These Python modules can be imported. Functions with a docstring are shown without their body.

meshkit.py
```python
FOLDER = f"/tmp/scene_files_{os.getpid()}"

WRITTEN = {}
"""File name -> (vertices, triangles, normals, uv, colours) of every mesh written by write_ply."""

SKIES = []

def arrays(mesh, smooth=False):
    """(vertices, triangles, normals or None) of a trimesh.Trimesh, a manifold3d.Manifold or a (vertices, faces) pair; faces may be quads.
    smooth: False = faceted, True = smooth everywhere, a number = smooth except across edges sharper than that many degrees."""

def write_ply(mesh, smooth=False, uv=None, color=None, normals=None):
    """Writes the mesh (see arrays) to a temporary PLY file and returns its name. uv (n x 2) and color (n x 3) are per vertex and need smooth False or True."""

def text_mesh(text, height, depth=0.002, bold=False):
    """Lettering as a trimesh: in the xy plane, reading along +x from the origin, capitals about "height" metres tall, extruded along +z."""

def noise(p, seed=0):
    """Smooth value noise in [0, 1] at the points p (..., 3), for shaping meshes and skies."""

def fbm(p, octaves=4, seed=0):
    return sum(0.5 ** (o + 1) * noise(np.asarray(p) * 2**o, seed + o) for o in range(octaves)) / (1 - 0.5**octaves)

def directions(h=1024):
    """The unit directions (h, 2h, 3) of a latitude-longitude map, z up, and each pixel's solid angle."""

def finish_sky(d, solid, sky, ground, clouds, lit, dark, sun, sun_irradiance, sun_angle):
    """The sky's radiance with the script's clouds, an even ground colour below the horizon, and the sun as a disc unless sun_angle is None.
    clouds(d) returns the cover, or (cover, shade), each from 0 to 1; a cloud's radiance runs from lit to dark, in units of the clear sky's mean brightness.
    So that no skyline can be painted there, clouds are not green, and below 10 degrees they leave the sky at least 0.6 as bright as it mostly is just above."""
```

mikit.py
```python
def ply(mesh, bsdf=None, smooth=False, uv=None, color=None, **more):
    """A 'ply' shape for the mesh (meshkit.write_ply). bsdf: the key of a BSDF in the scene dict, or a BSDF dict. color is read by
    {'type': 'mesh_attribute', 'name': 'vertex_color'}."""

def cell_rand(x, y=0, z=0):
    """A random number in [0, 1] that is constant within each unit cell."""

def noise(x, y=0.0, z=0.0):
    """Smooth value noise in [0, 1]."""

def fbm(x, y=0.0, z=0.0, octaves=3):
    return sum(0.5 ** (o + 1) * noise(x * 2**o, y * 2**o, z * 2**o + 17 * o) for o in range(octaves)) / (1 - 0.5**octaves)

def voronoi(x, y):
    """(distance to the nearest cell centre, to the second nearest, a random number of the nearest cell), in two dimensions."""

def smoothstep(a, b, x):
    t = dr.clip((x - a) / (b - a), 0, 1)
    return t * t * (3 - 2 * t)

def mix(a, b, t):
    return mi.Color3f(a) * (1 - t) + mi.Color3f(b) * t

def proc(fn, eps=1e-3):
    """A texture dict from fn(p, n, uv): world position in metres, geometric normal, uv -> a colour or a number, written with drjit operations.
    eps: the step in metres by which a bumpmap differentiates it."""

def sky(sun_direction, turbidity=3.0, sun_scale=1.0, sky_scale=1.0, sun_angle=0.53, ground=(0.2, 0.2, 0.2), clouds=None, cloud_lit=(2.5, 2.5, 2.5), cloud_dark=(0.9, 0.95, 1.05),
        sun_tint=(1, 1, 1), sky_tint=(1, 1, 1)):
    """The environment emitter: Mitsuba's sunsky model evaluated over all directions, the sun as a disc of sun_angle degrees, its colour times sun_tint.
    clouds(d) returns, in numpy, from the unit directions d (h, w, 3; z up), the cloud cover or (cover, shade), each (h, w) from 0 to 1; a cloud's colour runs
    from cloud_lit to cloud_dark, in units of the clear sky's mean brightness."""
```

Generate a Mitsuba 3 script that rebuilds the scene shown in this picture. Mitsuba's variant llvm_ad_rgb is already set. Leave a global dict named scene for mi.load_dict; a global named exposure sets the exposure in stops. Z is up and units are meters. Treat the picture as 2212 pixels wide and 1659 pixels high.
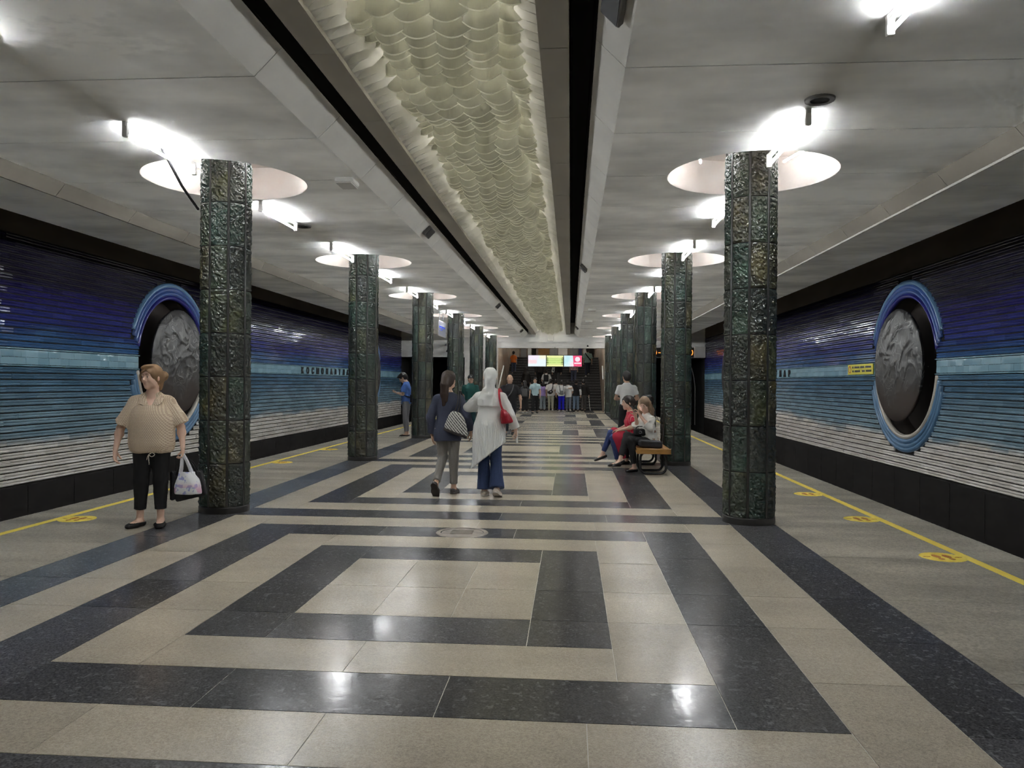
import math, random
import numpy as np, trimesh, drjit as dr, mitsuba as mi
import shapely, shapely.geometry as sg
import mikit, meshkit
from mikit import proc, noise, fbm, voronoi, cell_rand, smoothstep, mix

T = mi.ScalarTransform4f
scene, labels = {'type': 'scene'}, {}
rnd = random.Random(7)

# ------------------------------------------------------------------ camera, light, exposure
F_PX, YAW, PITCH, ROLL = 1674.06, math.radians(4.3268), math.radians(-0.1113), math.radians(0.4342)
CAM = np.array([1.0067, 0.0, 1.5])
_f = np.array([-math.sin(YAW) * math.cos(PITCH), math.cos(YAW) * math.cos(PITCH), math.sin(PITCH)])
_r = np.array([math.cos(YAW), math.sin(YAW), 0.0]); _u = np.cross(_r, _f)
_up = -math.sin(ROLL) * _r + math.cos(ROLL) * _u
scene['camera'] = {'type': 'perspective', 'fov': math.degrees(2 * math.atan(1106 / F_PX)), 'fov_axis': 'x', 'near_clip': 0.05, 'far_clip': 200.0,
                   'to_world': T().look_at(origin=CAM.tolist(), target=(CAM + _f).tolist(), up=_up.tolist())}
exposure = 2.8
TUBE = 34.0            # radiance of the fluorescent tubes
COFFER = 7.0          # of the tubes in the round coffers over the columns
CHAND = 6.6           # of the tubes behind the glass chandelier

# ------------------------------------------------------------------ helpers
_n = {}
def num(name):
    _n[name] = _n.get(name, -1) + 1
    return name if _n[name] == 0 else '%s_%03d' % (name, _n[name])

def lab(key, label=None, category=None, group=None, kind=None):
    d = labels.setdefault(key, {})
    for a, b in (('label', label), ('category', category), ('group', group), ('kind', kind)):
        if b: d[a] = b
    return key

def put(key, mesh, mat, smooth=False, at=None, **kw):
    """One entry of the scene: a mesh (or a ply dict) under its key."""
    d = dict(mesh) if isinstance(mesh, dict) else mikit.ply(mesh, mat, smooth=smooth, **kw)
    if mat is not None and isinstance(mesh, dict): d['bsdf'] = {'type': 'ref', 'id': mat}
    if at is not None: d['to_world'] = at
    scene[key] = d
    return key

def struct(name, mesh, mat, **kw):
    put(name, mesh, mat, **kw); lab(name, kind='structure'); return name

def thing(name, label, cat, group=None):
    key = num(name); lab(key, label, cat, group); return key

def part(owner, name, mesh, mat, label=None, kind=None, **kw):
    key = num(owner + '__' + name); put(key, mesh, mat, **kw)
    if label or kind: lab(key, label, kind=kind)
    return key

def mat(name, base, rough=0.5, spec=0.5, bump=None, bs=0.002, eps=1e-3, **kw):
    col = base if isinstance(base, dict) else {'type': 'rgb', 'value': list(base)}
    b = {'type': 'principled', 'base_color': col, 'roughness': rough if isinstance(rough, dict) else float(rough), 'specular': spec, **kw}
    if bump is not None:
        b = {'type': 'bumpmap', 'arbitrary': proc(bump, eps), 'scale': float(bs), 'bsdf': b}
    scene[name] = {'type': 'twosided', 'bsdf': b}
    return name

def box(x0, x1, y0, y1, z0, z1):
    return trimesh.creation.box(extents=(x1 - x0, y1 - y0, z1 - z0), transform=trimesh.transformations.translation_matrix(((x0 + x1) / 2, (y0 + y1) / 2, (z0 + z1) / 2)))

def cbox(x0, x1, y0, y1, z0, z1, c):
    """A box with chamfered edges: the hull of its three inset boxes."""
    p = []
    for a, b, d in ((0, c, c), (c, 0, c), (c, c, 0)):
        p += [(x, y, z) for x in (x0 + a, x1 - a) for y in (y0 + b, y1 - b) for z in (z0 + d, z1 - d)]
    return trimesh.convex.convex_hull(np.array(p))

def cat(ms): return trimesh.util.concatenate(list(ms))

def tube(points, r, n=10, cap=True, closed=False):
    """A swept round tube along points; r is a number or one per point."""
    p = np.asarray(points, float); m = len(p); r = np.broadcast_to(np.asarray(r, float), (m,))
    t = np.roll(p, -1, 0) - np.roll(p, 1, 0) if closed else np.gradient(p, axis=0)
    t /= np.linalg.norm(t, axis=1, keepdims=True) + 1e-12
    a = np.cross(t[0], [0, 0, 1.0] if abs(t[0][2]) < 0.9 else [1.0, 0, 0]); a /= np.linalg.norm(a)
    A = []
    for k in range(m):
        a = a - t[k] * (a @ t[k]); a /= np.linalg.norm(a) + 1e-12; A.append(a)
    A = np.array(A); B = np.cross(t, A); an = np.arange(n) * 2 * np.pi / n
    v = (p[:, None] + r[:, None, None] * (np.cos(an)[None, :, None] * A[:, None] + np.sin(an)[None, :, None] * B[:, None])).reshape(-1, 3)
    f = []
    for k in range(m if closed else m - 1):
        k2 = (k + 1) % m
        for j in range(n):
            j2 = (j + 1) % n
            f += [(k * n + j, k * n + j2, k2 * n + j2), (k * n + j, k2 * n + j2, k2 * n + j)]
    if cap and not closed:
        v = np.vstack([v, p[:1], p[-1:]])
        for j in range(n):
            f += [(len(v) - 2, (j + 1) % n, j), (len(v) - 1, (m - 1) * n + j, (m - 1) * n + (j + 1) % n)]
    return trimesh.Trimesh(v, f, process=False)

def lathe(prof, n=32, axis_at=(0, 0)):
    """Revolves (r, z) points about the vertical."""
    pr = np.array(prof, float); an = np.arange(n) * 2 * np.pi / n
    v = np.stack([pr[:, 0, None] * np.cos(an) + axis_at[0], pr[:, 0, None] * np.sin(an) + axis_at[1], np.repeat(pr[:, 1, None], n, 1)], -1).reshape(-1, 3)
    f = []
    for i in range(len(pr) - 1):
        for j in range(n):
            a, b, c, d = i * n + j, i * n + (j + 1) % n, (i + 1) * n + (j + 1) % n, (i + 1) * n + j
            f += [(a, b, c), (a, c, d)]
    return trimesh.Trimesh(v, f, process=False)

def prism(poly, y0, y1):
    """A cross-section given as (x, z) points, swept along y."""
    q = np.array(poly, float); n = len(q)
    a = sg.Polygon(q)
    m = trimesh.creation.extrude_polygon(a, y1 - y0, engine='earcut')      # (x, z, h)
    v = np.array(m.vertices); m.vertices = np.stack([v[:, 0], y1 - v[:, 2], v[:, 1]], -1)
    return m

def slab_poly(poly, z0, z1):
    ms = [trimesh.creation.extrude_polygon(g, z1 - z0, engine='earcut') for g in getattr(poly, 'geoms', [poly]) if g.area > 1e-5]
    m = cat(ms); m.apply_translation((0, 0, z0)); return m

def grid_mesh(P):
    """Quads over an (n, m, 3) array of points."""
    n, m = P.shape[:2]; i, j = np.meshgrid(np.arange(n - 1), np.arange(m - 1), indexing='ij')
    q = np.stack([i * m + j, (i + 1) * m + j, (i + 1) * m + j + 1, i * m + j + 1], -1).reshape(-1, 4)
    return trimesh.Trimesh(P.reshape(-1, 3), np.vstack([q[:, [0, 1, 2]], q[:, [0, 2, 3]]]), process=False)

ORD = ['nearest', 'second', 'third', 'fourth', 'fifth', 'farthest']
PER, Y0 = 5.944, 8.645                   # bay length and the first columns
COLX, CEIL, YA, YE = 2.958, 3.79, 1.21, 39.3

# ------------------------------------------------------------------ materials
def speck(p, s): return noise(p.x * s, p.y * s, p.z * s)
def granite_light(tone):
    def fn(p, n, uv):
        g = 0.4 * speck(p, 95.0) + 0.6 * speck(p, 240.0)
        stain = fbm(p.x * 1.1 + tone * 7, p.y * 2.6, 3.0, 4)
        c = mix((0.35 * tone, 0.30 * tone, 0.228 * tone), (0.61 * tone, 0.552 * tone, 0.45 * tone), g)
        return c * (0.51 + 0.30 * stain)
    return proc(fn)
def granite_dark(tone):
    def fn(p, n, uv):
        f1 = smoothstep(0.70, 0.80, noise(p.x * 40 + tone, p.y * 40, 5.0)) * smoothstep(0.35, 0.75, noise(p.x * 90, p.y * 90, 2.0))
        g = speck(p, 150.0)
        c = mix((0.016 * tone, 0.016 * tone, 0.017 * tone), (0.052 * tone, 0.052 * tone, 0.055 * tone), g)
        return mix(c, (0.17, 0.18, 0.19), f1 * 0.28)
    return proc(fn)
def granite_platform(tone):
    def fn(p, n, uv):
        g = 0.5 * speck(p, 60.0) + 0.5 * speck(p, 160.0)
        st = fbm(p.x * 0.9 + tone * 9, p.y * 3.2, 1.0, 4)
        return mix((0.195 * tone, 0.177 * tone, 0.143 * tone), (0.355 * tone, 0.325 * tone, 0.267 * tone), g) * (0.54 + 0.62 * st)
    return proc(fn)
def floor_bump(p, n, uv): return 0.75 * fbm(p.x * 9, p.y * 9, 0.0, 2) + 0.25 * noise(p.x * 45, p.y * 45, 1.0)
def floor_rough(lo, hi):
    return proc(lambda p, n, uv: lo + (hi - lo) * fbm(p.x * 2.3, p.y * 2.3, 4.0, 3))
for i, t in enumerate((0.93, 1.0, 1.07)):
    mat('mat_floor_light_%d' % i, granite_light(t), floor_rough(0.15, 0.30), 0.5, floor_bump, 0.0011)
    mat('mat_floor_dark_%d' % i, granite_dark((0.8, 1.0, 1.25)[i]), floor_rough(0.12, 0.22), 0.5, floor_bump, 0.0011)
for i, t in enumerate((0.95, 1.05)):
    mat('mat_platform_%d' % i, granite_platform(t), 0.42, 0.35)
mat('mat_grout', (0.46, 0.44, 0.40), 0.7, 0.2)
def ceil_col(p, n, uv):
    s = fbm(p.x * 0.8, p.y * 2.2, 2.0, 4); d = fbm(p.x * 3.0, p.y * 3.0, 7.0, 4)
    old = smoothstep(0.52, 0.72, fbm(p.x * 0.55 + 3.1, p.y * 0.55 + 1.7, 0.5, 3))
    r = dr.sqrt(dr.square(p.x + 2.40) + dr.square((p.y - 4.68) * 1.1)); glow_patch = smoothstep(0.85, 0.30, r + 0.9 * (fbm(p.x * 3.5, p.y * 3.5, 5.0, 4) - 0.5))
    old = old * (1 - glow_patch); d = d + 1.0 * glow_patch + 2.2 * glow_patch * (fbm(p.x * 9, p.y * 14, 3.0, 4) - 0.55)  # mottled patch, lightened to paint in the glow of the near tube
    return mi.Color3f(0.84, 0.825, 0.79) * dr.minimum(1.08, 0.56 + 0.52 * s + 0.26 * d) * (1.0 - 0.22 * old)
def ceil_bump(p, n, uv): return fbm(p.x * 1.1, p.y * 4.2, p.z, 4) + 0.15 * noise(p.x * 22, p.y * 22, 0.0)
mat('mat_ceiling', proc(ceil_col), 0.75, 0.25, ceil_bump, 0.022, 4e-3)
def plaster(p, n, uv): return mi.Color3f(0.60, 0.58, 0.54) * (0.8 + 0.35 * fbm(p.x * 2, p.y * 2, p.z * 2, 4))
mat('mat_panel_white', proc(plaster), 0.6, 0.3)
mat('mat_soffit', proc(lambda p, n, uv: mi.Color3f(0.33, 0.31, 0.27) * (0.85 + 0.3 * fbm(p.x * 3, p.y * 1.5, p.z * 3, 3))), 0.6, 0.3)
mat('mat_cornice', proc(lambda p, n, uv: mi.Color3f(0.16, 0.145, 0.12) * (0.8 + 0.4 * fbm(p.x * 2, p.y * 1.2, p.z * 2, 3))), 0.6, 0.3)
mat('mat_black', (0.012, 0.011, 0.010), 0.7, 0.2)
mat('mat_void', (0.02, 0.02, 0.02), 0.9, 0.1)
mat('mat_fascia', proc(lambda p, n, uv: mi.Color3f(0.055, 0.045, 0.036) * (0.7 + 0.6 * fbm(p.y * 1.0, p.z * 3, 1.0, 3))), 0.7, 0.2)
mat('mat_plinth', proc(lambda p, n, uv: mi.Color3f(0.009, 0.008, 0.0075) * (0.6 + 0.8 * fbm(p.y * 4, p.z * 9, 1.0, 3))), 0.5, 0.25)
mat('mat_cavity', (0.040, 0.033, 0.029), 0.8, 0.2)
mat('mat_trough', (0.03, 0.028, 0.025), 0.9, 0.1)
mat('mat_steel', (0.32, 0.32, 0.33), 0.35, 0.5, metallic=0.9)
mat('mat_ribbed', proc(lambda p, n, uv: mi.Color3f(0.74, 0.72, 0.68) * (0.72 + 0.42 * fbm(p.y * 9, p.z * 1.4, p.x, 3))), 0.55, 0.4)
mat('mat_coffer', proc(lambda p, n, uv: mix((0.80, 0.70, 0.64), (0.84, 0.80, 0.76), fbm(p.x * 4, p.y * 4, p.z * 4, 3))), 0.5, 0.4)
mat('mat_white', (0.72, 0.71, 0.68), 0.45, 0.4)
mat('mat_enamel', (0.55, 0.53, 0.50), 0.4, 0.5)
mat('mat_speaker', (0.11, 0.105, 0.10), 0.6, 0.3)
mat('mat_rubber', (0.015, 0.015, 0.016), 0.5, 0.3)
mat('mat_yellow', proc(lambda p, n, uv: mix((0.66, 0.50, 0.055), (0.74, 0.60, 0.12), fbm(p.x * 20, p.y * 5, 0.0, 3))), 0.5, 0.35)
mat('mat_print', (0.33, 0.13, 0.04), 0.6, 0.3)
mat('mat_iron', proc(lambda p, n, uv: mi.Color3f(0.30, 0.27, 0.24) * (0.6 + 0.8 * fbm(p.x * 14, p.y * 14, 0.0, 4))), 0.45, 0.4, lambda p, n, uv: fbm(p.x * 30, p.y * 30, 0.0, 2), 0.003, metallic=0.4)

# ------------------------------------------------------------------ floor: granite slabs in concentric dark and light rectangles
B_, CX, CY = 0.48706, 0.7662, 0.78026
pieces = []          # (x0, x1, y0, y1, tone)
def cuts(a, b, step, joints=()):
    pts = [a] + sorted(j for j in joints if a + 0.12 < j < b - 0.12) + [b]; out = []
    for p, q in zip(pts[:-1], pts[1:]):
        n = max(1, round((q - p) / step)); w = np.cumsum([0] + [rnd.uniform(0.75, 1.25) for _ in range(n)]); w = p + w / w[-1] * (q - p)
        out += list(zip(w[:-1], w[1:]))
    return out
for n in range(-1, 7):
    yc = 5.673 + PER * n; J = yc - 0.08
    hx = [CX + B_ * k for k in range(6)]; hy = [CY + B_ * k for k in range(6)]
    if n < 7:
        for a in range(3):
            for y0, y1 in ((yc - hy[0], J), (J, yc + hy[0])):
                pieces.append((-hx[0] + a * 2 * hx[0] / 3, -hx[0] + (a + 1) * 2 * hx[0] / 3, y0, y1, 'l'))
        for k in range(4):
            tone = 'dldl'[k]
            for s in (-1, 1):
                for y0, y1 in cuts(yc - hy[k + 1], yc + hy[k + 1], 1.05, (J, yc - hy[0])):
                    pieces.append((min(s * hx[k], s * hx[k + 1]), max(s * hx[k], s * hx[k + 1]), y0, y1, tone))
                for x0, x1 in cuts(-hx[k], hx[k], 1.15):
                    ya, yb = sorted((yc + s * hy[k], yc + s * hy[k + 1])); pieces.append((x0, x1, ya, yb, tone))
    for x0, x1 in cuts(-hx[4], hx[4], 1.25):
        pieces.append((x0, x1, yc - hy[5], yc - hy[4], 'd'))
    if n < 7:
        for s in (-1, 1):
            for y0, y1 in cuts(yc - hy[5], yc + hy[4], 1.2, (J,)):
                xa, xb = sorted((s * hx[4], s * hx[5])); pieces.append((xa, xb, y0, y1, 'd'))
            for y0, y1 in cuts(yc - hy[5], yc + hy[4], 1.5, (J,)):
                xa, xb = sorted((s * hx[5], s * 4.47)); pieces.append((xa, xb, y0, y1, 'p'))
            for y0, y1 in cuts(yc - hy[5], yc + hy[4], 1.5, (J,)):
                xa, xb = sorted((s * 4.47, s * 4.95)); pieces.append((xa, xb, y0, y1, 'p'))
pieces = [(a, b, max(c, -3.0), min(d, YE if abs(a + b) > 5.3 else 42.5), t) for a, b, c, d, t in pieces if d > -3.0 and c < 42.4]
pieces = [q for q in pieces if q[3] - q[2] > 0.03]
scene_floor = box(-4.95, 4.95, -3.0, YE, -0.30, -0.004)
scene_floor = cat([scene_floor, box(-2.75, 2.75, YE, 42.6, -0.30, -0.004)])
struct('floor', scene_floor, 'mat_grout')
def visible_rank(q):
    y = max(q[2], 2.2); d = max(q[3], 3.05)
    if q[3] < 3.0 or abs((q[0] + q[1]) / 2 - 1.0 + 0.075 * d) > 0.72 * d: return 1e6 + d
    return d
pieces.sort(key=visible_rank)
FM = {'l': 'mat_floor_light_%d', 'd': 'mat_floor_dark_%d', 'p': 'mat_platform_%d'}
far = {}
for i, (x0, x1, y0, y1, t) in enumerate(pieces):
    g = 0.0028; dz = rnd.uniform(-0.0007, 0)
    m = box(x0 + g, x1 - g, y0 + g, y1 - g, -0.03, dz)
    name = FM[t] % rnd.randrange(3 if t != 'p' else 2)
    if i < 300: part('floor', 'slab', m, name)
    else: far.setdefault(name, []).append(m)
for name, ms in far.items():
    part('floor', 'far_slabs', cat(ms), name, kind='stuff')

# ------------------------------------------------------------------ track troughs, plinths, walls of glazed half-round tiles
WALL = 7.7; ZP, ROWH, TL = -0.18, 0.1042, 0.5
def tile_row_off(r): return ((r * 0.618) % 1.0) * TL
LOWN, UPN = 18, 17
ZB0 = ZP + LOWN * ROWH; ZB1 = ZB0 + 0.30
def wall_color(side):
    def fn(p, n, uv):
        z = p.z
        up = z > (ZB0 + ZB1) / 2
        r = dr.select(up, dr.floor((z - ZB1) / ROWH) + 40, dr.floor((z - ZP) / ROWH))
        fr = r * 0.618; off = (fr - dr.floor(fr)) * TL
        c = dr.floor((p.y - off) / TL)
        h1 = cell_rand(c, r + 3 * side, 1); h2 = cell_rand(c, r + 3 * side, 2)
        cl = fbm(p.y * 0.45 + 11 * side, z * 0.8, 3.0, 3) - 0.5
        t = z + cl * 0.36 + (h1 - 0.5) * 0.09
        c1 = mix((0.68, 0.635, 0.57), (0.63, 0.60, 0.56), h2)
        a = mix(c1, (0.20, 0.295, 0.355), smoothstep(0.40, 0.62, t))
        a = mix(a, (0.078, 0.155, 0.235), smoothstep(0.75, 1.55, t))
        b = mix((0.05, 0.12, 0.26), (0.028, 0.035, 0.17), smoothstep(2.05, 2.45, t))
        b = mix(b, (0.016, 0.014, 0.095), smoothstep(2.4, 2.85, t))
        b = mix(b, (0.007, 0.006, 0.018), smoothstep(2.8, 3.2, t))
        return dr.select(up, b, a) * (0.84 + 0.32 * h2)
    return proc(fn)
for s, nm in ((-1, 'left'), (1, 'right')):
    mat('mat_wall_tile_' + nm, wall_color(0 if s < 0 else 1), 0.10, 0.75, lambda p, n, uv: noise(p.x * 7, p.y * 7, p.z * 9), 0.0010)
mat('mat_band', proc(lambda p, n, uv: mix((0.16, 0.30, 0.38), (0.26, 0.42, 0.50), cell_rand(dr.floor(p.y / 0.28), dr.floor((p.z - ZB0) / 0.15), 3))), 0.16, 0.5,
    lambda p, n, uv: noise(p.y * 12, p.z * 12, 1.0), 0.004)
mat('mat_blue_light', (0.105, 0.205, 0.335), 0.12, 0.5); mat('mat_blue_mid', (0.045, 0.09, 0.26), 0.10, 0.5)
mat('mat_blue_deep', (0.016, 0.018, 0.14), 0.09, 0.55); mat('mat_cream_tile', (0.50, 0.46, 0.40), 0.2, 0.5)
MED = {-1: [(16.35, 1.88), (33.2, 1.88)], 1: [(16.07, 1.88), (33.0, 1.88)]}
RH, RO = 1.37, 1.71
def tile_mesh(L, seg, ends=True):
    # two rolls side by side on one tile
    hz = ROWH * 0.5 - 0.0075; q = hz / 2; a0 = np.linspace(0, np.pi, seg + 1); a = np.concatenate([a0, a0[1:]])
    zc = np.concatenate([np.full(seg + 1, -q), np.full(seg, q)]); w = np.maximum(0.036 * np.sin(a), 0.012 if seg > 3 else 0.010)
    w[0] = w[-1] = 0.0; seg = len(a) - 1
    P = np.stack([np.stack([w, np.full_like(a, y), zc - q * np.cos(a)], -1) for y in (0.0015, L - 0.0015)], 0)
    m = grid_mesh(P[::-1] if False else P); m.invert()
    if ends:
        k = seg + 1; f = [(0, j, j + 1) for j in range(1, seg)] + [(k, k + j + 1, k + j) for j in range(1, seg)]
        m = trimesh.Trimesh(m.vertices, np.vstack([m.faces, f]), process=False)
    return m
for s, nm in ((-1, 'left'), (1, 'right')):
    # the wall behind the tiles, open where the medallions sit
    poly = sg.box(-3.0, -1.25, YE + 0.02, 4.6)
    for my, mz in MED[s]: poly = poly.difference(sg.Point(my, mz).buffer(RH, 48))
    m = trimesh.creation.extrude_polygon(poly, 0.06, engine='earcut'); v = np.array(m.vertices)
    m.vertices = np.stack([s * (WALL + v[:, 2]), v[:, 0], v[:, 1]], -1); m.fix_normals()
    W = struct('wall_' + nm, m, 'mat_void')
    part(W, 'fascia', box(*sorted((s * WALL, s * (WALL - 0.02))), -3.0, YE, ZB1 + UPN * ROWH + 0.01, 4.6), 'mat_fascia')
    struct('baseboard_' + nm, box(min(s * WALL, s * (WALL - 0.055)), max(s * WALL, s * (WALL - 0.055)), -3.0, YE, -1.25, ZP), 'mat_plinth')
    for k in range(25):       # plinth slabs
        y = 10.6 + 1.16 * k
        if y < YE - 1.2: part('baseboard_' + nm, 'slab', box(*sorted((s * (WALL - 0.055), s * (WALL - 0.075))), y + 0.006, y + 1.154, -1.24, ZP - 0.02), 'mat_plinth')
    struct('track_bed_' + nm, box(*sorted((s * 4.95, s * (WALL + 0.06))), -3.0, 45.0, -1.45, -1.25), 'mat_trough')
    for k, x in enumerate((5.45, 7.05)):
        part('track_bed_' + nm, 'rail', prism([(s * x - 0.03, -1.25), (s * x + 0.03, -1.25), (s * x + 0.012, -1.2), (s * x + 0.035, -1.13), (s * x - 0.035, -1.13), (s * x - 0.012, -1.2)], -3.0, 44.9), 'mat_steel')
    struct('platform_edge_' + nm, box(*sorted((s * 4.95, s * 4.91)), -3.0, YE, -1.3, -0.03), 'mat_plinth')
    # rows of tiles
    ms8, ms5 = tile_mesh(TL, 6), tile_mesh(TL, 3, False)
    ply8 = mikit.ply(ms8, 'mat_wall_tile_' + nm, smooth=40)
    tiles = []
    rows = [(r, ZP + (r + 0.5) * ROWH) for r in range(LOWN)] + [(r + 40, ZB1 + (r + 0.5) * ROWH) for r in range(UPN)]
    for r, z in rows:
        off = tile_row_off(r); k = math.floor((2.0 - off) / TL)
        while off + k * TL < YE - 0.02:
            segs = [(off + k * TL, min(off + (k + 1) * TL, YE))]
            for my, mz in MED[s]:
                dz = abs(z - mz); R = (RO if dz > 0.40 else RH + 0.0); h = math.sqrt(max(0, R * R - max(dz - 0.5 * ROWH, 0) ** 2))
                if h == 0: continue
                a, b = my - h, my + h; out = []
                for y0, y1 in segs:
                    if y1 <= a or y0 >= b: out.append((y0, y1)); continue
                    if y0 < a: out.append((y0, a))
                    if y1 > b: out.append((b, y1))
                segs = out
            tiles += [(y0, y1, z, r) for y0, y1 in segs if y1 - y0 > 0.03]
            k += 1
    edge = 11.0
    tiles.sort(key=lambda q: q[0] if q[0] > edge else 1e3 - q[0])
    rest = []
    for i, (y0, y1, z, r) in enumerate(tiles):
        M = T().translate([s * WALL, y0 if s < 0 else y1, z]).rotate([0, 0, 1], 0 if s < 0 else 180).rotate([0, 1, 0], rnd.gauss(0, 0.6)).rotate([0, 0, 1], rnd.gauss(0, 0.25)).scale([1, (y1 - y0) / TL, 1])
        if i < 300: part(W, 'tile', ply8, None, at=M)
        else:
            mm = ms5.copy(); mm.apply_transform(np.array(M.matrix)); rest.append(mm)
    part(W, 'far_tiles', cat(rest), 'mat_wall_tile_' + nm, smooth=50, kind='stuff')
    # the smooth turquoise band with its two mouldings
    band = [(2.0, YE)]
    for my, mz in MED[s]:
        a, b = my - RH + 0.01, my + RH - 0.01
        band = [q for y0, y1 in band for q in ([(y0, a), (b, y1)] if y0 < a < y1 else [(y0, y1)])]
    for y0, y1 in band:
        for z0 in (ZB0 + 0.035, ZB0 + 0.152):
            L = [(a, b) for a, b in cuts(y0, y1, 0.56)]
            near = [q for q in L if q[1] > 10.9 and q[0] < 24.5]; farq = [q for q in L if q not in near]
            for a, b in near: part(W, 'band_tile', box(*sorted((s * WALL, s * (WALL - 0.03))), a + 0.002, b - 0.002, z0, z0 + 0.113), 'mat_band')
            if farq: part(W, 'far_band_tiles', cat(box(*sorted((s * WALL, s * (WALL - 0.03))), a + 0.002, b - 0.002, z0, z0 + 0.113) for a, b in farq), 'mat_band', kind='stuff')
        for z0 in (ZB0, ZB1 - 0.03):
            part(W, 'moulding', prism([(s * WALL, z0), (s * WALL, z0 + 0.03), (s * (WALL - 0.06), z0 + 0.022), (s * (WALL - 0.06), z0 + 0.008)], y0, y1), 'mat_band')

# ------------------------------------------------------------------ medallions
def relief_color(p, n, uv):
    w = fbm(p.y * 1.6, p.z * 1.6, 4.0, 3)
    v = noise(p.y * 3.4 + w * 7, p.z * 3.4 - w * 5, 2.0) * 4 + noise(p.y * 1.7 - w * 4, p.z * 1.7, 9.0) * 3
    line = smoothstep(0.30, 0.48, dr.abs(v - dr.floor(v) - 0.5)) * smoothstep(0.35, 0.6, fbm(p.y * 4, p.z * 4, 6.0, 3))
    g = mix((0.016, 0.016, 0.018), (0.045, 0.043, 0.041), fbm(p.y * 5 + w * 6, p.z * 5, 2.0, 4))
    g = mix(g, (0.125, 0.125, 0.12), line)
    return mix((0.034, 0.024, 0.021), g, smoothstep(1.05, 1.75, p.z + (w - 0.5) * 0.8))
mat('mat_relief', proc(relief_color), 0.38, 0.5, metallic=0.3)
def arc(R, a0, a1, r, cx, cy, cz, n=48):
    t = np.radians(np.linspace(a0, a1, n)); return tube(np.stack([np.full(n, cx), cy + R * np.cos(t), cz + R * np.sin(t)], -1), r, 10)
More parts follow.
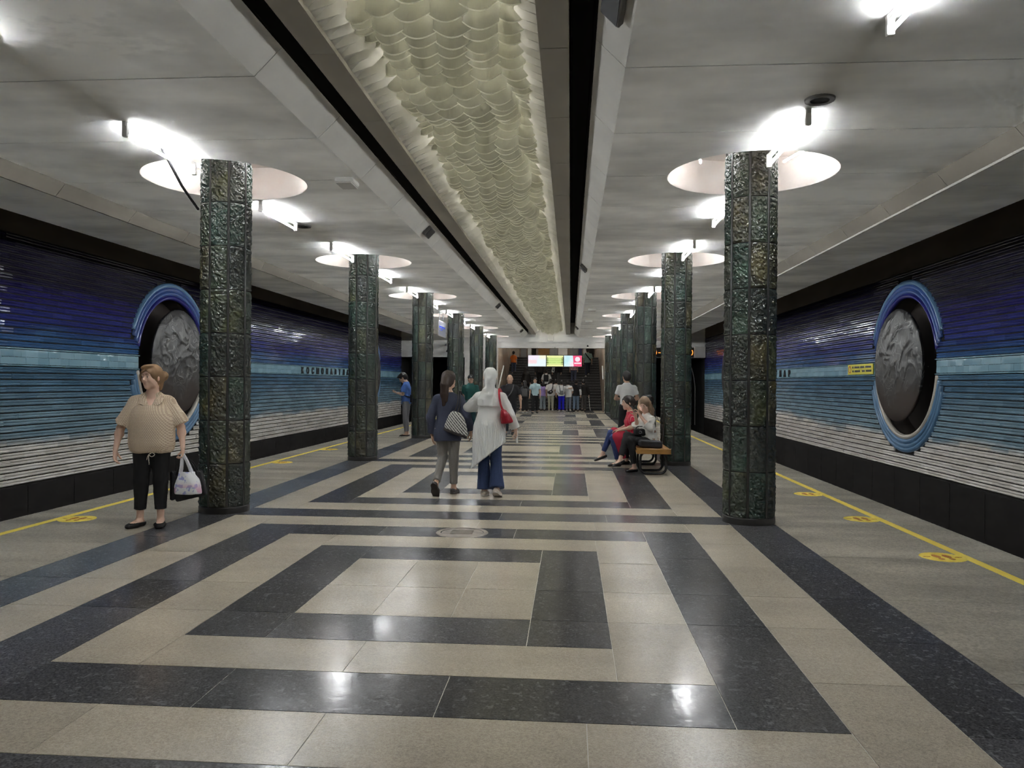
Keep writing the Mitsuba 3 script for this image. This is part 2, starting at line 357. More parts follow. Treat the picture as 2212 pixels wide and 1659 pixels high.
for s, nm in ((-1, 'left'), (1, 'right')):
    for k, (my, mz) in enumerate(MED[s]):
        M = thing('wall_medallion', ['round recessed relief medallion with blue ridged rings on the %s wall' % nm, 'far blue ringed medallion on the %s wall, mostly hidden behind a column' % nm][k], 'medallion')
        X = s * (WALL - 0.01)
        for j, (R, a, c) in enumerate(((1.41, 12, 'mat_blue_deep'), (1.50, 15, 'mat_blue_mid'), (1.59, 18, 'mat_blue_mid'), (1.67, 22, 'mat_blue_light'))):
            part(M, 'upper_ridge', arc(R, a, 180 - a, 0.052, X, my, mz), c, smooth=True)
        for j, (R, a, c) in enumerate(((1.41, 8, 'mat_cream_tile'), (1.50, 11, 'mat_blue_light'), (1.59, 14, 'mat_blue_light'), (1.67, 17, 'mat_blue_light'))):
            part(M, 'lower_ridge', arc(R, -a, -180 + a, 0.052, X, my, mz), c, smooth=True)
        n = 72; t = np.linspace(0, 2 * np.pi, n)
        P = np.stack([np.stack([np.full(n, s * x), my + r * np.cos(t), mz + r * np.sin(t)], -1) for x, r in ((WALL - 0.03, RH + 0.01), (WALL + 0.42, RH + 0.01), (WALL + 0.43, 0.01))], 0)
        part(M, 'cavity', grid_mesh(P), 'mat_cavity')
        nr, nt = 56, 150; rr = np.linspace(0.004, 1.0, nr)[:, None] + 0 * np.linspace(0, 1, nt)[None]; tt = np.linspace(0, 2 * np.pi, nt)[None] + 0 * rr
        py, pz = rr * np.cos(tt), rr * np.sin(tt)
        q = np.stack([py * 2.2 + 7 * k + 3 * s, pz * 2.2, 0 * py], -1); wv = meshkit.fbm(q, 3, 3) * 5
        rid = 1 - np.abs(2 * meshkit.noise(np.stack([py * 5 + wv, pz * 5 - wv * 0.7, 0 * py + 2], -1), 5) - 1)
        h = 0.06 * np.sqrt(np.maximum(0, 1 - rr ** 2)) + 0.020 * (rid ** 3) * np.clip((1 - rr) * 8, 0, 1) * np.clip(pz + 0.75, 0.1, 1)
        Pd = np.stack([s * (WALL - 0.17 - h), my + 1.135 * py, mz + 0.02 + 1.135 * pz], -1)
        Pd = np.concatenate([Pd, np.stack([np.full((1, nt), s * (WALL - 0.12)), my + 1.10 * py[-1:], mz + 0.02 + 1.10 * pz[-1:]], -1)], 0)
        part(M, 'relief_disc', grid_mesh(Pd), 'mat_relief', smooth=True, label='grey and brown convex relief disc with swirling figures')

# ------------------------------------------------------------------ ceiling
SL = PER / 4; holes = sg.MultiPoint([(s * (COLX - 0.0), Y0 + PER * k) for s in (-1, 1) for k in range(6)]).buffer(0.905, 40)
XI, XO = 1.385, 4.90
struct('ceiling', cat([slab_poly(sg.box(min(s * XI, s * XO), -3.2, max(s * XI, s * XO), YE).difference(holes), CEIL + 0.065, CEIL + 0.11) for s in (-1, 1)]), 'mat_void')
ys = [Y0 + SL * k for k in range(-8, 21)]
ys = [-3.2] + [y for y in ys if y > -3.1] + [YE] if ys[-1] < YE - 0.2 else [-3.2] + [y for y in ys if -3.1 < y < YE - 0.2] + [YE]
for s in (-1, 1):
    for y0, y1 in zip(ys[:-1], ys[1:]):
        a, b = sorted((s * XI, s * XO))
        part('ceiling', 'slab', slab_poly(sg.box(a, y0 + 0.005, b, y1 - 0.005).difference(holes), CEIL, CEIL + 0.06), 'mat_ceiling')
        if s: # sloping panels beside the chandelier slot
            q = [(s * XI, CEIL), (s * 1.172, CEIL + 0.213), (s * 1.20, CEIL + 0.24), (s * (XI + 0.02), CEIL + 0.06)]
            part('ceiling', 'sloping_panel', prism(q, y0 + 0.004, y1 - 0.004), 'mat_panel_white')
            SZ = 3.945
            part('ceiling', 'soffit_panel', cat([box(*sorted((s * 0.975, s * 0.760)), y0 + 0.003, y1 - 0.003, SZ, SZ + 0.04), box(*sorted((s * 0.975, s * 0.94)), y0 + 0.003, y1 - 0.003, SZ, SZ + 0.75)]), 'mat_soffit')
            # cornice over the platform edge and the lower ceiling over the track
            q = [(s * XO, CEIL), (s * 5.02, CEIL - 0.15), (s * 5.05, CEIL - 0.15), (s * 4.95, CEIL + 0.06)]
            if s == 1: q[1] = (s * 5.03, CEIL - 0.155)
            part('ceiling', 'cornice', prism(q, y0 + 0.004, y1 - 0.004), 'mat_cornice')
            part('ceiling', 'track_slab', box(*sorted((s * 5.05, s * 6.15)), y0 + 0.004, y1 - 0.004, CEIL - 0.15, CEIL - 0.10), 'mat_ceiling')
    if s > 0: struct('trim_1', box(*sorted((s * 5.02, s * 5.045)), -3.2, YE, CEIL - 0.175, CEIL - 0.15), 'mat_panel_white')
    struct('upper_wall_' + ('left' if s < 0 else 'right'), cat([box(*sorted((s * 0.99, s * 1.19)), -3.2, YE, CEIL + 0.75, CEIL + 0.8), box(*sorted((s * 1.17, s * 1.2)), -3.2, YE, CEIL + 0.24, CEIL + 0.8),
                                                             box(*sorted((s * 6.15, s * (WALL + 0.06))), -3.2, YE, 4.55, 4.6), box(*sorted((s * 6.12, s * 6.15)), -3.2, YE, CEIL - 0.10, 4.6)]), 'mat_void')
# ribbed flanks of the slot and its lid
for s, nm in ((-1, 'left'), (1, 'right')):
    kk = np.arange(-23, 264); yy = np.stack([kk * 0.15, kk * 0.15 + 0.035], -1).ravel(); zig = np.tile([0.0, 0.085], len(kk)); ok = yy < YE - 0.5; yy, zig = yy[ok], zig[ok]
    rows_ = []
    for tpar in np.linspace(0, 1, 6):
        x = 0.82 - 0.55 * tpar; z = 3.975 + 0.825 * tpar
        rows_.append(np.stack([s * (x - zig * 0.86 * min(1, 5 * tpar)), yy + 0.45 * tpar, z - zig * 0.5 * min(1, 5 * tpar) + 0 * yy], -1))
    struct('slot_flank_' + nm, grid_mesh(np.stack(rows_, 0)), 'mat_ribbed')
struct('slot_lid', box(-0.9, 0.9, -3.2, YE, 4.80, 4.86), 'mat_white')

# ------------------------------------------------------------------ columns of cast glass panels
def col_color(c0, c1, c2):
    def fn(p, n, uv):
        a = fbm(p.x * 9, p.y * 9, p.z * 7, 3); b = smoothstep(0.5, 0.75, fbm(p.x * 5 + 3, p.y * 5, p.z * 3.3, 3))
        return mix(mix(c0, c1, a), c2, b * 0.6)
    return proc(fn)
def lumps(p, n, uv):
    a = noise(p.x * 46, p.y * 46, p.z * 36 + 16 * (p.x - p.y)); b = noise(p.x * 95, p.y * 95, p.z * 80)
    return 0.68 * a + 0.32 * b
GL = [((0.012, 0.022, 0.016), (0.055, 0.085, 0.045), (0.16, 0.17, 0.06)), ((0.008, 0.020, 0.018), (0.030, 0.085, 0.060), (0.07, 0.15, 0.10)),
      ((0.016, 0.018, 0.012), (0.075, 0.075, 0.035), (0.19, 0.16, 0.06)), ((0.008, 0.012, 0.012), (0.025, 0.045, 0.038), (0.06, 0.08, 0.05))]
for i, (a, b, c) in enumerate(GL):
    a, b, c = (tuple(0.36 * q for q in w) for w in (a, b, c))
    mat('mat_column_glass_%d' % i, col_color(a, b, c), 0.06, 1.0, lumps, 0.026, 1.5e-3, metallic=0.12, clearcoat=1.0, clearcoat_gloss=0.9)
mat('mat_lead', (0.035, 0.035, 0.034), 0.35, 0.5, metallic=0.6)
mat('mat_base_stone', (0.018, 0.017, 0.016), 0.35, 0.4)
def col_panel(seed, nu, nv):
    a = np.linspace(-1, 1, nu)[None, :] + np.zeros((nv, 1)); z = np.linspace(0.004, 0.484, nv)[:, None] + np.zeros((1, nu))
    half = math.radians(20.6); ang = a * half
    r = 0.262 + 0.016 * np.sqrt(np.maximum(0, 1 - 0.92 * a ** 2))
    q = np.stack([a * 4.2 + z * 12, z * 42, np.full_like(a, seed)], -1)
    d = 0.020 * (meshkit.noise(q, seed) - 0.5) + 0.010 * (meshkit.noise(q * 2.1, seed + 5) - 0.5)
    e = np.minimum(1, 9 * (1 - np.abs(a))) * np.minimum(1, 20 * np.minimum(z - 0.004, 0.484 - z) / 0.48 + 0.15)
    r = r + d * e - 0.004 * (1 - np.clip(e, 0, 1))
    return grid_mesh(np.stack([r * np.sin(ang), -r * np.cos(ang), z], -1))
PAN = [[mikit.ply(col_panel(k, 33, 77), None, smooth=True) for k in range(5)], [mikit.ply(col_panel(k, 25, 57), None, smooth=True) for k in range(5)], [mikit.ply(col_panel(k + 9, 15, 31), None, smooth=True) for k in range(3)]]
core_ply = mikit.ply(lathe([(0.001, 0), (0.252, 0), (0.252, 4.05), (0.001, 4.05)], 24), 'mat_lead')
base_ply = mikit.ply(lathe([(0.001, 0), (0.278, 0), (0.278, 0.062), (0.268, 0.075), (0.001, 0.075)], 48), 'mat_base_stone', smooth=40)
strip_ply = mikit.ply(cbox(-0.013, 0.013, -0.272, -0.245, 0.075, 4.05, 0.004), 'mat_lead')
crnd = random.Random(3)
for s, nm in ((-1, 'left'), (1, 'right')):
    for k in range(6):
        y = Y0 + PER * k; M0 = T().translate([s * COLX, y, 0])
        who = {(-1, 0): ', beside the woman with the shopping bag', (1, 1): ', behind the bench', (-1, 2): ', where the man in the blue shirt leans'}.get((s, k), '')
        C = thing('column', '%s green glass clad column of the %s row%s' % (ORD[k], nm, who), 'column', 'glass clad columns')
        part(C, 'core', core_ply, None, at=M0); part(C, 'base', base_ply, None, at=M0)
        for j in range(8):
            th = -15 + 45 * j
            part(C, 'strip', strip_ply, None, at=M0.rotate([0, 0, 1], th))
            for r in range(8):
                st = PAN[min(k, 2)]
                part(C, 'panel', st[crnd.randrange(len(st))], 'mat_column_glass_%d' % crnd.choice((0, 0, 1, 1, 2, 3, 3)), at=M0.translate([0, 0, 0.075 + 0.489 * r]).rotate([0, 0, 1], th + 22.5))

# ------------------------------------------------------------------ lamps
def emitter(rad, tint=(0.95, 0.985, 1.0)):
    return {'type': 'area', 'radiance': {'type': 'rgb', 'value': [rad * t for t in tint]}}
def lit(d, rad, tint=(0.95, 0.985, 1.0)): return {**d, 'emitter': emitter(rad, tint)}
mat('mat_tube', (0.9, 0.9, 0.88), 0.4, 0.3)
def bar(L, r=0.014, n=8):
    m = trimesh.creation.cylinder(r, L, sections=n); m.apply_transform(trimesh.transformations.rotation_matrix(np.pi / 2, [1, 0, 0])); return m
tube_ply = mikit.ply(bar(1.2), 'mat_tube', smooth=40)
batten_ply = mikit.ply(cat([box(-0.015, 0.015, -0.66, 0.66, 0.070, 0.107)]), 'mat_enamel')
cap_ply = mikit.ply(cbox(-0.024, 0.024, -0.02, 0.02, -0.026, 0.107, 0.005), 'mat_enamel')
for s, nm in ((-1, 'left'), (1, 'right')):
    for k in range(-1, 6):
        for q, (off, wh) in enumerate(((-1.40, 'in front of'), (1.62, 'behind'))):
            y = Y0 + PER * k + off
            if y > YE - 0.7: continue
            a = 'the %s column of the %s row' % (ORD[k], nm) if k >= 0 else 'the %s ceiling ahead of all columns' % nm
            L = thing('fluorescent_lamp', 'lit fluorescent tube on the ceiling %s %s' % (wh, a) if k >= 0 else 'fluorescent tube on the %s ceiling %s' % (nm, 'at the top edge of the photo' if q else 'out of frame overhead'), 'lamp', 'fluorescent tubes along the ceiling')
            M0 = T().translate([s * COLX, y, CEIL - 0.108])
            part(L, 'batten', batten_ply, None, at=M0)
            part(L, 'tube', lit(tube_ply, TUBE), None, at=M0)
            part(L, 'end_cap', cap_ply, None, at=M0.translate([0, -0.63, 0])); part(L, 'end_cap', cap_ply, None, at=M0.translate([0, 0.63, 0]))
ring_ply = mikit.ply(lathe([(0.899, CEIL + 0.002), (0.899, CEIL + 0.40)][::-1], 80), 'mat_coffer', smooth=40)
lid_ply = mikit.ply(lathe([(0.24, CEIL + 0.40), (0.91, CEIL + 0.40)], 64), 'mat_coffer')
ctube_ply = mikit.ply(bar(0.85), 'mat_tube', smooth=40)
for s, nm in ((-1, 'left'), (1, 'right')):
    for k in range(6):
        C = thing('ceiling_coffer', 'lit round pinkish ceiling recess around the %s column of the %s row' % (ORD[k], nm), 'ceiling recess', 'round lit ceiling recesses')
        M0 = T().translate([s * COLX, Y0 + PER * k, 0])
        part(C, 'rim_wall', ring_ply, None, at=M0); part(C, 'lid', lid_ply, None, at=M0)
        for e in (-1, 1): part(C, 'tube', lit(ctube_ply, COFFER), None, at=M0.translate([e * 0.56, 0.05, CEIL + 0.27]).rotate([0, 0, 1], 12 * e))

# ------------------------------------------------------------------ glass chandelier
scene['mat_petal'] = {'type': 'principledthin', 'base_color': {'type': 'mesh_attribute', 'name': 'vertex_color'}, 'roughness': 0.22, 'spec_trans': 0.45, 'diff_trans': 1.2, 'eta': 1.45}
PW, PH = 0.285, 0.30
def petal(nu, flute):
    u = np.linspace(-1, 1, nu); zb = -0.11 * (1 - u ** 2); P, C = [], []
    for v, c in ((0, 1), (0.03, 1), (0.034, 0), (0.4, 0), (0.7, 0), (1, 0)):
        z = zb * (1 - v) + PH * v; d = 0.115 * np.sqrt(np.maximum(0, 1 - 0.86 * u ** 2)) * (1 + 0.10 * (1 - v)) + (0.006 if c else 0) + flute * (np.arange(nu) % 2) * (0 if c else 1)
        P.append(np.stack([u * PW / 2, -d, z], -1)); C.append(np.tile((1.0, 0.99, 0.90) if c else (0.52, 0.512, 0.435), (nu, 1)))  # whiter rim: light caught in the glass edge, painted into the vertex colour
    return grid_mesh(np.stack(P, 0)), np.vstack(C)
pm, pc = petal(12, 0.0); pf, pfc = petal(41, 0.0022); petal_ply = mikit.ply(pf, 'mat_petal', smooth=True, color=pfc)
CH = thing('glass_chandelier', 'long pale green glass chandelier of overlapping scalloped petals filling the ceiling slot', 'chandelier')
lab(CH, kind=None)
prnd = random.Random(11); mats = []
y, row = 3.2, 0
while y < 38.5:
    wz = 0.030 * math.sin(2 * math.pi * y / 1.486) + 0.022 * math.sin(2 * math.pi * y / 4.1 + 1) + (0.05 if y < 5.6 else 0) * -0.6
    n = 6
    for i in range(n):
        x = (i - (n - 1) / 2) * 0.205 + 0.04 * math.sin(2 * math.pi * y / 2.3) + prnd.uniform(-0.010, 0.010)
        h = min(0.985, abs(x) / 0.60); z = 3.97 + wz + 0.40 * (1 - math.sqrt(1 - h * h)) + prnd.uniform(-0.012, 0.012)
        mats.append((y, T().translate([x, y + 0.05 * abs(x), z + 0.05]).rotate([0, 0, 1], 14 * x / 0.6 + prnd.gauss(0, 3)).rotate([1, 0, 0], prnd.gauss(-4, 2)).rotate([0, 1, 0], prnd.gauss(0, 2))))
    y += 0.205; row += 1
mats.sort(key=lambda q: q[0] if q[0] > 4.9 else 1e3)
vs, fs, cs = [], [], []
for i, (yy, M) in enumerate(mats):
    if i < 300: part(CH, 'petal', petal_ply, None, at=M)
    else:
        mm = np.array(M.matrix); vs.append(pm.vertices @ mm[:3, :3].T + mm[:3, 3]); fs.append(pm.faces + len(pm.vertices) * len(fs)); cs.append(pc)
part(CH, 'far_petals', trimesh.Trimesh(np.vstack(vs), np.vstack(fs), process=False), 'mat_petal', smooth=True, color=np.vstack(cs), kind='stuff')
ltube = mikit.ply(bar(1.25, 0.018), 'mat_tube', smooth=40)
for k in range(24):
    yy = 3.9 + 1.486 * k
    if yy < 38.3:
        for e in (-1, 1): part(CH, 'lamp', lit(ltube, CHAND, (1.0, 0.99, 0.92)), None, at=T().translate([0.30 * e, yy, 4.56]))
part(CH, 'frame', cat([box(e * 0.52 - 0.012, e * 0.52 + 0.012, 3.2, 38.5, 4.62, 4.66) for e in (-1, 0, 1)] + [box(-0.53, 0.53, 3.9 + 1.486 * k - 0.012, 3.9 + 1.486 * k + 0.012, 4.6, 4.80) for k in range(24) if 3.9 + 1.486 * k < 38.4]), 'mat_lead')

# ------------------------------------------------------------------ things on the ceiling
def speaker(x_s, y, L, n):
    S = thing('loudspeaker', n, 'loudspeaker', 'grey loudspeakers on the sloping ceiling panels')
    c = np.array([x_s * (XI + 1.172) / 2, y, CEIL + 0.1065]) + np.array([-x_s * 0.004, 0, -0.004]); e = np.array([x_s * -0.213, 0, 0.213]); e /= np.linalg.norm(e); nn = np.array([-e[2] * x_s, 0, e[0] * x_s]); nn *= -np.sign(nn[2])
    M = np.eye(4); M[:3, 0], M[:3, 1], M[:3, 2], M[:3, 3] = e, [0, 1, 0], nn, c
    if np.linalg.det(M[:3, :3]) < 0: M[:3, 1] *= -1
    W_ = T(M.tolist())
    part(S, 'case', cbox(-0.085, 0.085, -L / 2, L / 2, 0.0, 0.055, 0.008), 'mat_speaker', at=W_)
    part(S, 'grille', cbox(-0.072, 0.072, -L / 2 + 0.015, L / 2 - 0.015, 0.055, 0.060, 0.002), 'mat_rubber', at=W_)
for s, nm, lst in ((-1, 'left', (12.17, 24.0, 35.5)), (1, 'right', (4.75, 16.1, 33.5))):
    for k, yv in enumerate(lst):
        speaker(s, yv, 0.62 if yv < 6 else 0.34, '%s small grey loudspeaker on the %s sloping ceiling panel' % (('nearest', 'middle', 'farthest')[k], nm) if yv > 6 else 'large dark grey loudspeaker on the right sloping ceiling panel at the top edge')
def downlight(x, y, n):
    D = thing('recessed_downlight', n, 'downlight', 'unlit round recessed downlights')
    z = CEIL - 0.004
    part(D, 'rim', lathe([(0.075, z + 0.03), (0.075, z - 0.012), (0.115, z - 0.012), (0.118, z + 0.004)], 36, (x, y)), 'mat_speaker', smooth=40)
    part(D, 'bulb', lathe([(0.001, z - 0.002), (0.05, z - 0.002), (0.074, z + 0.003)], 24, (x, y)), 'mat_rubber', smooth=True)
downlight(2.98, 6.38, 'unlit round downlight at the near end of the right ceiling tube'); downlight(-2.93, 4.87, 'dark round downlight cut by the left edge of the photo')
downlight(-2.95, 11.2, 'small dark downlight past the second left ceiling tube')
A = thing('access_point', 'white box with a lip on the left ceiling near the sloping panels', 'ceiling box')
part(A, 'body', cbox(-1.66, -1.44, 8.52, 8.78, CEIL - 0.055, CEIL, 0.012), 'mat_white'); part(A, 'lip', cbox(-1.64, -1.46, 8.50, 8.80, CEIL - 0.072, CEIL - 0.055, 0.004), 'mat_enamel')
for k, (yv, n) in enumerate(((24.0, 'nearer'), (28.5, 'farther'))):
    A = thing('ceiling_box', '%s small white box on the far right ceiling' % n, 'ceiling box', 'small white boxes on the right ceiling')
    part(A, 'body', cbox(1.52, 1.78, yv - 0.11, yv + 0.11, CEIL - 0.06, CEIL, 0.01), 'mat_white'); part(A, 'lip', cbox(1.54, 1.76, yv - 0.13, yv + 0.13, CEIL - 0.08, CEIL - 0.06, 0.004), 'mat_enamel')
cable = np.array([(-3.02, 7.35, CEIL - 0.015), (-3.08, 7.55, CEIL - 0.04), (-3.18, 7.9, CEIL - 0.10), (-3.26, 8.2, CEIL - 0.16), (-3.285, 8.44, CEIL - 0.24), (-3.27, 8.60, CEIL - 0.33)])
k = thing('cable', 'black cable sagging from the left ceiling tube to the nearest left column', 'cable'); put(k, tube(cable, 0.014, 8), 'mat_rubber', smooth=True)
SG = thing('hanging_sign', 'clear hanging sign with blue lettering beside the fourth left column', 'sign')
scene['mat_clear'] = {'type': 'principledthin', 'base_color': {'type': 'rgb', 'value': [0.55, 0.56, 0.62]}, 'roughness': 0.25, 'spec_trans': 0.4, 'diff_trans': 0.8, 'eta': 1.4}
mat('mat_ink_blue', (0.05, 0.10, 0.62), 0.4, 0.4)
SX, SY0, SY1, SZ0, SZ1 = -3.25, 24.66, 26.12, 3.00, 3.49
part(SG, 'panel', box(SX - 0.008, SX + 0.008, SY0, SY1, SZ0, SZ1), 'mat_clear')
part(SG, 'frame', cat([box(SX - 0.012, SX + 0.012, SY0 - 0.02, SY1 + 0.02, z - 0.012, z + 0.012) for z in (SZ0, SZ1)] + [box(SX - 0.012, SX + 0.012, y - 0.02, y + 0.02, SZ0, SZ1) for y in (SY0, SY1)]), 'mat_enamel')
part(SG, 'lettering', cat([box(SX + 0.009, SX + 0.012, SY0 + 0.15 + 0.13 * i, SY0 + 0.25 + 0.13 * i, SZ0 + 0.26, SZ0 + 0.33) for i in range(9)] + [box(SX + 0.009, SX + 0.012, SY0 + 0.3 + 0.10 * i, SY0 + 0.37 + 0.10 * i, SZ0 + 0.19, SZ0 + 0.225) for i in range(5)]), 'mat_ink_blue')
for y in (SY0 + 0.22, SY0 + 0.92): part(SG, 'rod', tube([(SX, y, SZ1), (SX, y, CEIL)], 0.012, 8), 'mat_rubber')

# ------------------------------------------------------------------ wall lettering and signs
mat('mat_letter', (0.012, 0.013, 0.016), 0.4, 0.4)
for s, nm, ya, st in ((-1, 'left', 24.51, 0.506), (1, 'right', 29.85, -0.513)):
    N = thing('station_name', 'dark raised station name letters on the turquoise band of the %s wall' % nm, 'lettering')
    for i, ch in enumerate('КОСМОНАВТЛАР'):
        m = meshkit.text_mesh(ch, 0.20, 0.03, bold=True); v = np.array(m.vertices); w = v[:, 0].max() + v[:, 0].min()
        m.vertices = np.stack([s * (WALL - 0.032 - v[:, 2]), ya + st * i + (v[:, 0] - w / 2) * 1.15 * (-s), ZB0 + 0.05 + v[:, 1]], -1); m.fix_normals()
        part(N, 'letter', m, 'mat_letter')
WS = thing('warning_sign', 'yellow rectangular warning sign on the right wall beside the medallion', 'sign')
mat('mat_sign_yellow', (0.68, 0.60, 0.05), 0.4, 0.4); mat('mat_red', (0.45, 0.03, 0.03), 0.4, 0.4)
part(WS, 'board', cbox(WALL - 0.062, WALL - 0.042, 17.62, 19.15, 1.745, 1.985, 0.004), 'mat_sign_yellow')
part(WS, 'lettering', cat([box(WALL - 0.0635, WALL - 0.0625, 18.86 - b, 18.86 - a, z, z + 0.045) for z, l in ((1.89, ((0, .08), (.14, .46), (.50, .74), (.80, 1.15))), (1.80, ((0, .10), (.15, .50), (.60, .78), (.84, 1.17)))) for a, b in l]), 'mat_letter')
part(WS, 'pictogram', cat([lathe([(0.085, 0), (0.085, 0.002), (0.065, 0.002), (0.065, 0)], 28)]), 'mat_red', at=T().translate([WALL - 0.0625, 19.02, 1.865]).rotate([0, 1, 0], -90))

# ------------------------------------------------------------------ paint and prints on the platforms, manhole
for s, nm in ((-1, 'left'), (1, 'right')):
    k = thing('yellow_line', 'yellow safety line painted along the %s platform' % nm, 'painted line'); put(k, box(*sorted((s * 4.425, s * 4.512)), -3.0, YE - 0.05, -0.0012, 0.0014), 'mat_yellow')
    yl = {1: (7.04, 8.94, 10.89), -1: (7.94, 13.87, 16.65)}[s]
    for i, y in enumerate(yl):
        D = thing('floor_sticker', '%s round yellow floor sticker beside the line on the %s platform' % (('nearest', 'second', 'third', 'farthest')[i], nm), 'floor sticker', 'round yellow floor stickers')
        cx = s * 4.263
        part(D, 'disc', lathe([(0.001, 0.0024), (0.186, 0.0024), (0.188, -0.001)], 40, (cx, y)), 'mat_yellow')
        fp = []
        for e in (-1, 1):
            for a, b, w, l in ((0.0, 0.025, 0.032, 0.068), (0.0, -0.08, 0.024, 0.030)):
                t = np.linspace(0, 2 * np.pi, 15)[:-1]; pts = sg.Polygon(np.stack([cx + e * 0.045 + w * np.cos(t), y + b + l * np.sin(t)], -1))
                fp.append(slab_poly(pts, 0.0022, 0.0034))
        for e in (-1, 1): fp.append(box(cx + e * 0.135 - 0.028, cx + e * 0.135 + 0.028, y - 0.008, y + 0.012, 0.0022, 0.0034))
        part(D, 'footprints', cat(fp), 'mat_print', label='brown footprints printed on the sticker')
mx, my = -0.06, 7.66
H = thing('manhole_cover', 'worn round metal manhole cover set in the dark floor band', 'manhole cover')
part(H, 'frame', lathe([(0.215, 0.002), (0.215, 0.006), (0.255, 0.006), (0.262, -0.002)], 48, (mx, my)), 'mat_iron', smooth=30)
part(H, 'lid', lathe([(0.001, 0.005), (0.19, 0.005), (0.207, 0.003), (0.209, -0.002)], 48, (mx, my)), 'mat_iron', smooth=30)
part(H, 'ribs', cat([box(mx - 0.11, mx + 0.11, my + d - 0.008, my + d + 0.008, 0.004, 0.0085) for d in (-0.09, -0.045, 0, 0.045, 0.09)]), 'mat_iron')

# ------------------------------------------------------------------ the end of the hall: lintel, tunnels, stairs, upper hall
def marble(p, n, uv): return mi.Color3f(0.78, 0.765, 0.73) * (0.75 + 0.4 * fbm(p.x * 3, p.y * 3, p.z * 5, 4))
mat('mat_marble', proc(marble), 0.35, 0.4)
mat('mat_brown_marble', proc(lambda p, n, uv: mix((0.13, 0.095, 0.07), (0.30, 0.235, 0.18), fbm(p.y * 2 + p.z * 3, p.z * 1.5, p.x, 4))), 0.3, 0.4)
mat('mat_step', proc(lambda p, n, uv: mi.Color3f(0.022, 0.022, 0.023) * (0.8 + 0.4 * speck(p, 60.0))), 0.4, 0.4)
mat('mat_tread', proc(lambda p, n, uv: mi.Color3f(0.10, 0.10, 0.10) * (0.8 + 0.4 * speck(p, 60.0))), 0.4, 0.4)
OW = 2.72
struct('wall_back', cat([box(-WALL, -OW, YE, YE + 0.4, 2.78, CEIL - 0.1), box(OW, WALL, YE, YE + 0.4, 2.80, CEIL - 0.1), box(-OW, OW, YE, YE + 0.4, 3.26, CEIL - 0.1), box(-1.5, 1.5, YE, YE + 0.4, CEIL - 0.1, 4.95), box(-WALL, -1.5, YE, YE + 0.4, CEIL - 0.1, 4.6), box(1.5, WALL, YE, YE + 0.4, CEIL - 0.1, 4.6),
                         box(-4.4, -OW, YE, YE + 0.4, -0.3, 2.78), box(OW, 4.4, YE, YE + 0.4, -0.3, 2.80)]), 'mat_marble')
part('wall_back', 'moulding', cat([box(-OW, OW, YE - 0.06, YE, 3.56, 3.62), box(-OW, OW, YE - 0.03, YE + 0.01, CEIL - 0.2, 3.95)]), 'mat_white')
struct('wall_tunnel', cat([box(*sorted((s * 4.4, s * 4.5)), YE + 0.4, 46, -1.4, 3.2) for s in (-1, 1)] + [box(*sorted((s * (WALL + 0.05), s * WALL + s * 0.15)), YE, 46, -1.4, 4.6) for s in (-1, 1)]
                        + [box(*sorted((s * 4.4, s * WALL)), 46, 46.1, -1.4, 3.2) for s in (-1, 1)] + [box(*sorted((s * 4.4, s * WALL)), YE + 0.4, 46, 3.2, 3.3) for s in (-1, 1)]), 'mat_void')
struct('wall_stair_left', cat([box(-OW - 0.25, -OW, YE + 0.4, 56, -0.3, 6.2)]), 'mat_brown_marble')
struct('wall_stair_right', cat([box(OW, OW + 0.25, YE + 0.4, 56, -0.3, 6.2)]), 'mat_brown_marble')
struct('ceiling_stair', cat([box(-OW, OW, YE + 0.4, 42.0, 3.9, 4.0), box(-OW, OW, 42.0, 56, 6.0, 6.1)]), 'mat_panel_white')
struct('stairs', box(-OW, OW, 42.5, 42.52, -0.3, 0.0), 'mat_step')
NS, RISE, RUN = 20, 0.155, 0.31
for k in range(NS):
    y = 42.5 + k * RUN
    part('stairs', 'step', box(-OW, OW, y, y + RUN + 0.02, max(-0.3, RISE * (k - 1)), RISE * (k + 1) - 0.03), 'mat_step')
    part('stairs', 'tread', box(-OW, OW, y - 0.02, y + RUN, RISE * (k + 1) - 0.03, RISE * (k + 1)), 'mat_tread')
ZT = NS * RISE; YT = 42.5 + NS * RUN
struct('floor_upper', box(-OW, OW, YT - 0.01, 56, ZT - 0.2, ZT), 'mat_step')
struct('wall_upper', box(-OW, OW, 56.0, 56.1, ZT, 6.1), 'mat_brown_marble')
mat('mat_wood', proc(lambda p, n, uv: mix((0.16, 0.075, 0.02), (0.34, 0.18, 0.05), fbm(p.x * 3, p.y * 3, p.z * 14, 4))), 0.35, 0.4)
mat('mat_grey', (0.22, 0.22, 0.22), 0.5, 0.3); mat('mat_teal_panel', (0.03, 0.04, 0.10), 0.4, 0.3)
ups = [(-2.6, -2.2, 'mat_grey'), (-2.1, -1.85, 'mat_white'), (-1.8, -1.5, 'mat_black'), (-1.35, -0.55, 'mat_wood'), (-0.5, 0.05, 'mat_grey'), (0.1, 0.75, 'mat_white'), (0.95, 1.5, 'mat_grey'), (1.55, 1.8, 'mat_teal_panel'), (1.9, 2.2, 'mat_enamel'), (2.3, 2.65, 'mat_black')]
for i, (a, b, c) in enumerate(ups): part('wall_upper', 'panel', box(a, b, 55.93, 56.0, ZT, ZT + 1.6), c)
